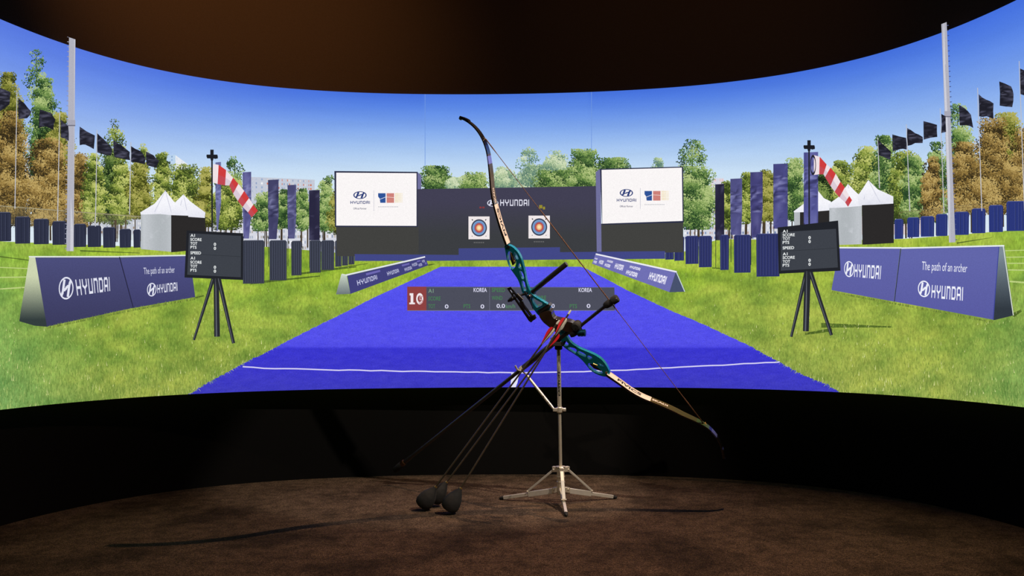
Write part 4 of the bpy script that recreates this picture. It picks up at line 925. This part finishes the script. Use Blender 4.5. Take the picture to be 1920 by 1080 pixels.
# sight
bpart('sight', merge(prism([[(955, 537), (962, 534), (1004, 590), (1001, 600), (996, 598)], [(960, 540), (962.5, 540), (999, 588), (998, 592)]], lambda x, y: B(x, y, -.030), Lv * .006),
      prism([[(979, 562), (985, 560), (992, 575), (996, 582), (1006, 589), (1008, 594), (1000, 598), (996, 590), (990, 582)], [(984, 566), (988, 574), (997, 586), (1001, 590), (998, 590), (990, 580)]], lambda x, y: B(x, y, -.036), Lv * .005),
      prism([[(996, 588), (1007, 585), (1010, 592), (1000, 599)], [(999, 590), (1005, 588), (1007, 591), (1001, 596)]], lambda x, y: B(x, y, -.04), Lv * .012)), M_BLACK, 'black open sight frame', bevel=.0006)
bpart('sight_bar', merge(tube([B(962, 556, -.03), B(990, 550, .01)], .0045), tube([B(974, 547, -.034), B(985, 558, -.034)], .007)), M_BLACK)
bpart('sight_knob', merge(lathe(B(957, 561, -.03), B(970, 552, -.03), [(0, .004), (.1, .006), (.25, .005), (.3, .009), (.75, .0095), (.8, .006), (1, .006)]), tube([B(966, 547, -.032), B(969, 544, -.03)], .004)), M_BLACK)
# stabilisers
def rod(name, a, b, w0, w1, prof, mat, label=None): return bpart(name, lathe(B(*a, w0), B(*b, w1), prof), mat, label)
rod('extension_rod', (992, 552), (1061, 496), .012, .012, [(0, .009), (.02, .0098), (.985, .0098), (1, .0088)], M_BLACK, 'thick short black rod above the grip')
rod('side_rod', (1082, 617), (1139, 571), .012, .012, [(0, .009), (.15, .0062), (.85, .0068), (1, .009)], M_BLACK, 'slim black side rod')
rod('end_weight', (1132, 576), (1157, 560), .012, .012, [(0, .009), (.12, .013), (.4, .0145), (.52, .011), (.58, .011), (.62, .0155), (.93, .0155), (1, .013)], M_MATT, 'black damper and weight')
rod('long_stabiliser', (1073, 616), (977, 693), .010, .010, [(0, .010), (.1, .011), (.95, .0105), (1, .009)], M_BLACK, 'thick black start of the long rod')
rod('stabiliser_collar', (979.5, 691), (974, 695.5), .010, .010, [(0, .0105), (.1, .0115), (.9, .0115), (1, .0105)], M_STEEL, 'bright ring on the long rod')
rod('stabiliser_tube', (976, 694), (757, 868), .010, .010, [(0, .0085), (.05, .0075), (.93, .0075), (.95, .009), (1, .009)], M_BLACK, 'long black rod reaching down to the left')
rod('stabiliser_ring', (757, 868), (751, 873), .010, .010, [(0, .0105), (.1, .0125), (.9, .0125), (1, .011)], M_EDGE, 'bronze ring near the rod end')
rod('stabiliser_weight', (752, 872), (738, 884), .010, .010, [(0, .012), (.1, .0135), (.9, .0135), (1, .011)], M_MATT, 'black end weight')
bpart('stabiliser_mount', merge(lathe(B(1080, 612, -.014), B(1080, 612, .036), [(0, .012), (.1, .017), (.45, .018), (.5, .014), (.9, .016), (1, .012)]), lathe(B(1068, 628, .0), B(1088, 618, .02), [(0, .011), (.2, .015), (.8, .015), (1, .011)])), M_MATT, 'round black mount below the grip')
rod('side_weight', (1083, 625), (1097.5, 624.5), .004, .004, [(0, .012), (.1, .0135), (.28, .0135), (.3, .0115), (.38, .0115), (.4, .0138), (.66, .0138), (.68, .012), (.76, .012), (.78, .0135), (.95, .0135), (1, .011)], M_DTEAL, 'ribbed dark blue weight')

# ================================================================ the stand
PX, PY = at(1052, 900, 3.05).x, 3.05
stand = empty('bow_stand', (PX, PY, 0)); tag(stand, 'silver metal tripod bow stand with spread folding legs', 'stand')
def spart(name, g, mat, label=None, parent=None, **k):
    return solid(name, ([Vector(v) - stand.location for v in g[0]], g[1]), mat, parent or stand, label, **k)
base = Vector((PX, PY, 0)); topP = at(1047.3, 652, 3.05)
def pp(z): return base.lerp(Vector((topP.x, PY, topP.z)), z / topP.z)
zb = lambda py: at(1050, py, 3.05).z
spart('pole', tube([pp(zb(885)), pp(zb(768))], .0062, 20), M_STEEL, 'lower slim tube')
spart('upper_pole', tube([pp(zb(768)), pp(zb(650))], .0078, 20), M_STEEL, 'upper wider tube')
Vt, Tt = text_tris('EASTON', .03)
spart('lettering', ([pp(lerp(zb(742), zb(697), x)) + Vector((lerp(.0030, -.0030, y) * -1, -.0081, 0)) for x, y in Vt], [tuple(t) for t in Tt]), M_INK, 'small black wording up the tube', smooth=False)
spart('cradle', merge(lathe(pp(zb(656)), pp(zb(640)), [(0, .010), (.1, .015), (.8, .015), (1, .011)]), barbox(at(1036, 645, 3.03), at(1056, 645, 3.03), (0, .045, 0), (0, 0, .016)), tube([at(1038, 646, 3.02), at(1034, 634, 3.0)], .005), tube([at(1056, 646, 3.02), at(1062, 634, 3.02)], .005)), M_MATT, 'black rubber cradle', bevel=.002)
spart('clamp', merge(lathe(pp(zb(774)), pp(zb(763)), [(0, .010), (.1, .0125), (.9, .0125), (1, .010)]), barbox(pp(zb(768)) + Vector((-.026, -.002, 0)), pp(zb(768)) + Vector((.024, -.002, 0)), (0, .014, 0), (0, 0, .013)),
      tube([pp(zb(768)) + Vector((.017, -.013, 0)), pp(zb(768)) + Vector((.017, .012, 0))], .006)), M_STEEL, 'bright clamp', bevel=.0015)
armA = pp(zb(768)) + Vector((-.022, -.004, .002)); armB = B(986, 704, .008)
spart('support_arm', tube([armA, armA.lerp(armB, .06), armA.lerp(armB, .97), armB], [.004, .0055, .0055, .004]), M_STEEL, 'slanted bright support arm')
Q = B(979, 698, .008); spart('arm_hook', merge(tube([armB, Q, B(973, 692, -.012), B(968, 686, -.012)], .003), tube([B(972, 691, -.014), B(968, 683, -.014)], .0035)), M_STEEL)
zh, zl = zb(880), zb(918)
spart('hub', merge(lathe(pp(zl - .018), pp(zh + .012), [(0, .013), (.02, .0145), (.42, .0145), (.43, .0165), (.47, .0165), (.48, .0145), (.60, .0145), (.61, .0165), (.65, .0165), (.66, .0145), (.98, .0145), (.985, .019), (1, .018)], 24)), M_STEEL, 'ribbed brass toned sleeve')
for (fx, fy, tipx, tipy) in ((949, 935, 937, 937), (1143, 933, 1156, 935), (1060, 962, 1062, 969)):
    foot = onfloor(tipx, tipy); foot.z = 0
    d = Vector((foot.x - PX, foot.y - PY, 0)); L_len = d.length; d.normalize(); side = Vector((-d.y, d.x, 0))
    a = base + d * .030 + Vector((0, 0, zl - .006)); e = foot + Vector((0, 0, .009)) - d * .016
    midp = a.lerp(e, .50); upv = (e - a).cross(side).normalized(); upv = upv if upv.z > 0 else -upv
    leg = spart('leg', merge(barbox(a, midp, side * .014, upv * .020), barbox(midp - (e - a) * .02, e, side * .011, upv * .013)), M_ALU, 'flat aluminium leg', bevel=.001)
    tip = solid('foot_tip', (lambda g: ([Vector(v) - stand.location for v in g[0]], g[1]))(lathe(e, foot + Vector((0, 0, .0045)) + d * .002, [(0, .007), (.5, .0065), (.9, .004), (1, .002)])), M_MATT, leg, 'black rubber tip')
    spart('leg_bracket', merge(barbox(base + d * .012 + Vector((0, 0, zl)), base + d * .034 + Vector((0, 0, zl - .004)), side * .018, Vector((0, 0, .020))), tube([base + d * .026 + side * .011 + Vector((0, 0, zl)), base + d * .026 - side * .011 + Vector((0, 0, zl))], .004)), M_STEEL, bevel=.001)
    b0 = base + d * .028 + Vector((0, 0, zh - .002)); b1 = midp + upv * .012 + (e - a) * -.0
    spart('leg_brace', barbox(b0, b1, side * .013, (b1 - b0).cross(side).normalized() * .008), M_ALU, 'slanted flat brace', bevel=.001)
    spart('brace_bracket', merge(barbox(base + d * .010 + Vector((0, 0, zh)), base + d * .033 + Vector((0, 0, zh)), side * .017, Vector((0, 0, .020))), tube([b0 + side * .010, b0 - side * .010], .0038), tube([b1 + side * .010, b1 - side * .010], .0032)), M_STEEL, bevel=.001)

# ================================================================ the arrows
def arrow(nock, neck, floorpt, Ytop, label, vr):
    """nock and neck pixels; floorpt: where the blunt head stands"""
    foot = onfloor(*floorpt); foot.z = 0
    top = at(nock[0], nock[1], Ytop)
    root = empty('arrow', foot); tag(root, label, 'arrow', 'foam tipped arrows leaning on the bow')
    d = (top - at(neck[0], neck[1], foot.y + (Ytop - foot.y) * .08)).normalized()
    nk = at(neck[0], neck[1], foot.y + (Ytop - foot.y) * .08)
    def ap(name, g, mat, lab=None, parent=None, **k): return solid(name, ([Vector(v) - foot for v in g[0]], g[1]), mat, parent or root, lab, **k)
    ap('shaft', tube([nk - d * .01, top - d * .012], .0033, 12), M_SHAFT)
    ap('nock', lathe(top - d * .014, top + d * .004, [(0, .0038), (.3, .0042), (.7, .0034), (1, .0026)], 12), M_VWHITE, 'white nock')
    # foam head: pear shape with its lowest rim on the carpet
    hd = .096; c = nk - d * (hd * .9)
    prof = [(0, .004), (.02, .022), (.07, .029), (.22, .0335), (.42, .032), (.6, .027), (.78, .018), (.92, .0095), (1, .007)]
    g = lathe(c, nk + d * .004, prof, 22); dz = min(v.z for v in g[0])
    h = ap('foam_head', g, M_FOAM, 'dark pear shaped foam head')
    ap('collar', lathe(nk + d * .0, nk + d * .009, [(0, .0055), (.5, .006), (1, .0042)], 14), M_GOLD, 'bright collar', parent=root)
    u, v = frame_of(d)
    ang0 = vr
    for k in range(3):
        a = ang0 + k * 2 * math.pi / 3; r = (u * math.cos(a) + v * math.sin(a)); th = d.cross(r).normalized() * .0009
        base_ = top - d * .030; outl = [(0, .003), (.004, .0105), (.014, .0135), (.030, .0125), (.055, .007), (.075, .003)]
        V = []; F = []
        for (s, hh) in outl:
            p0 = base_ - d * s; V += [p0 + r * .002 + th, p0 + r * hh + th, p0 + r * hh - th, p0 + r * .002 - th]
        for i in range(len(outl) - 1):
            q = 4 * i; F += [(q + j, q + (j + 1) % 4, q + 4 + (j + 1) % 4, q + 4 + j) for j in range(4)]
        F += [(3, 2, 1, 0), tuple(4 * (len(outl) - 1) + j for j in range(4))]
        ap('vane', (V, F), M_RED if k == 0 else M_VWHITE, 'red vane' if k == 0 else 'white vane', smooth=False)
    return dz, root
A_ = []
A_.append(arrow((1069.5, 583), (862.5, 918), (845, 964), 2.90, 'dark arrow whose white nock reaches highest, its foam head nearest the stand', 2.2))
A_.append(arrow((1048, 602), (815.5, 915), (795, 957), 2.87, 'dark arrow with red and white vanes, its foam head farthest left', 2.2))
A_.append(arrow((1056, 612), (836, 906), (820, 950), 2.93, 'dark arrow in the middle, its foam head behind the two others', 5.3))
bpy.context.view_layer.update()
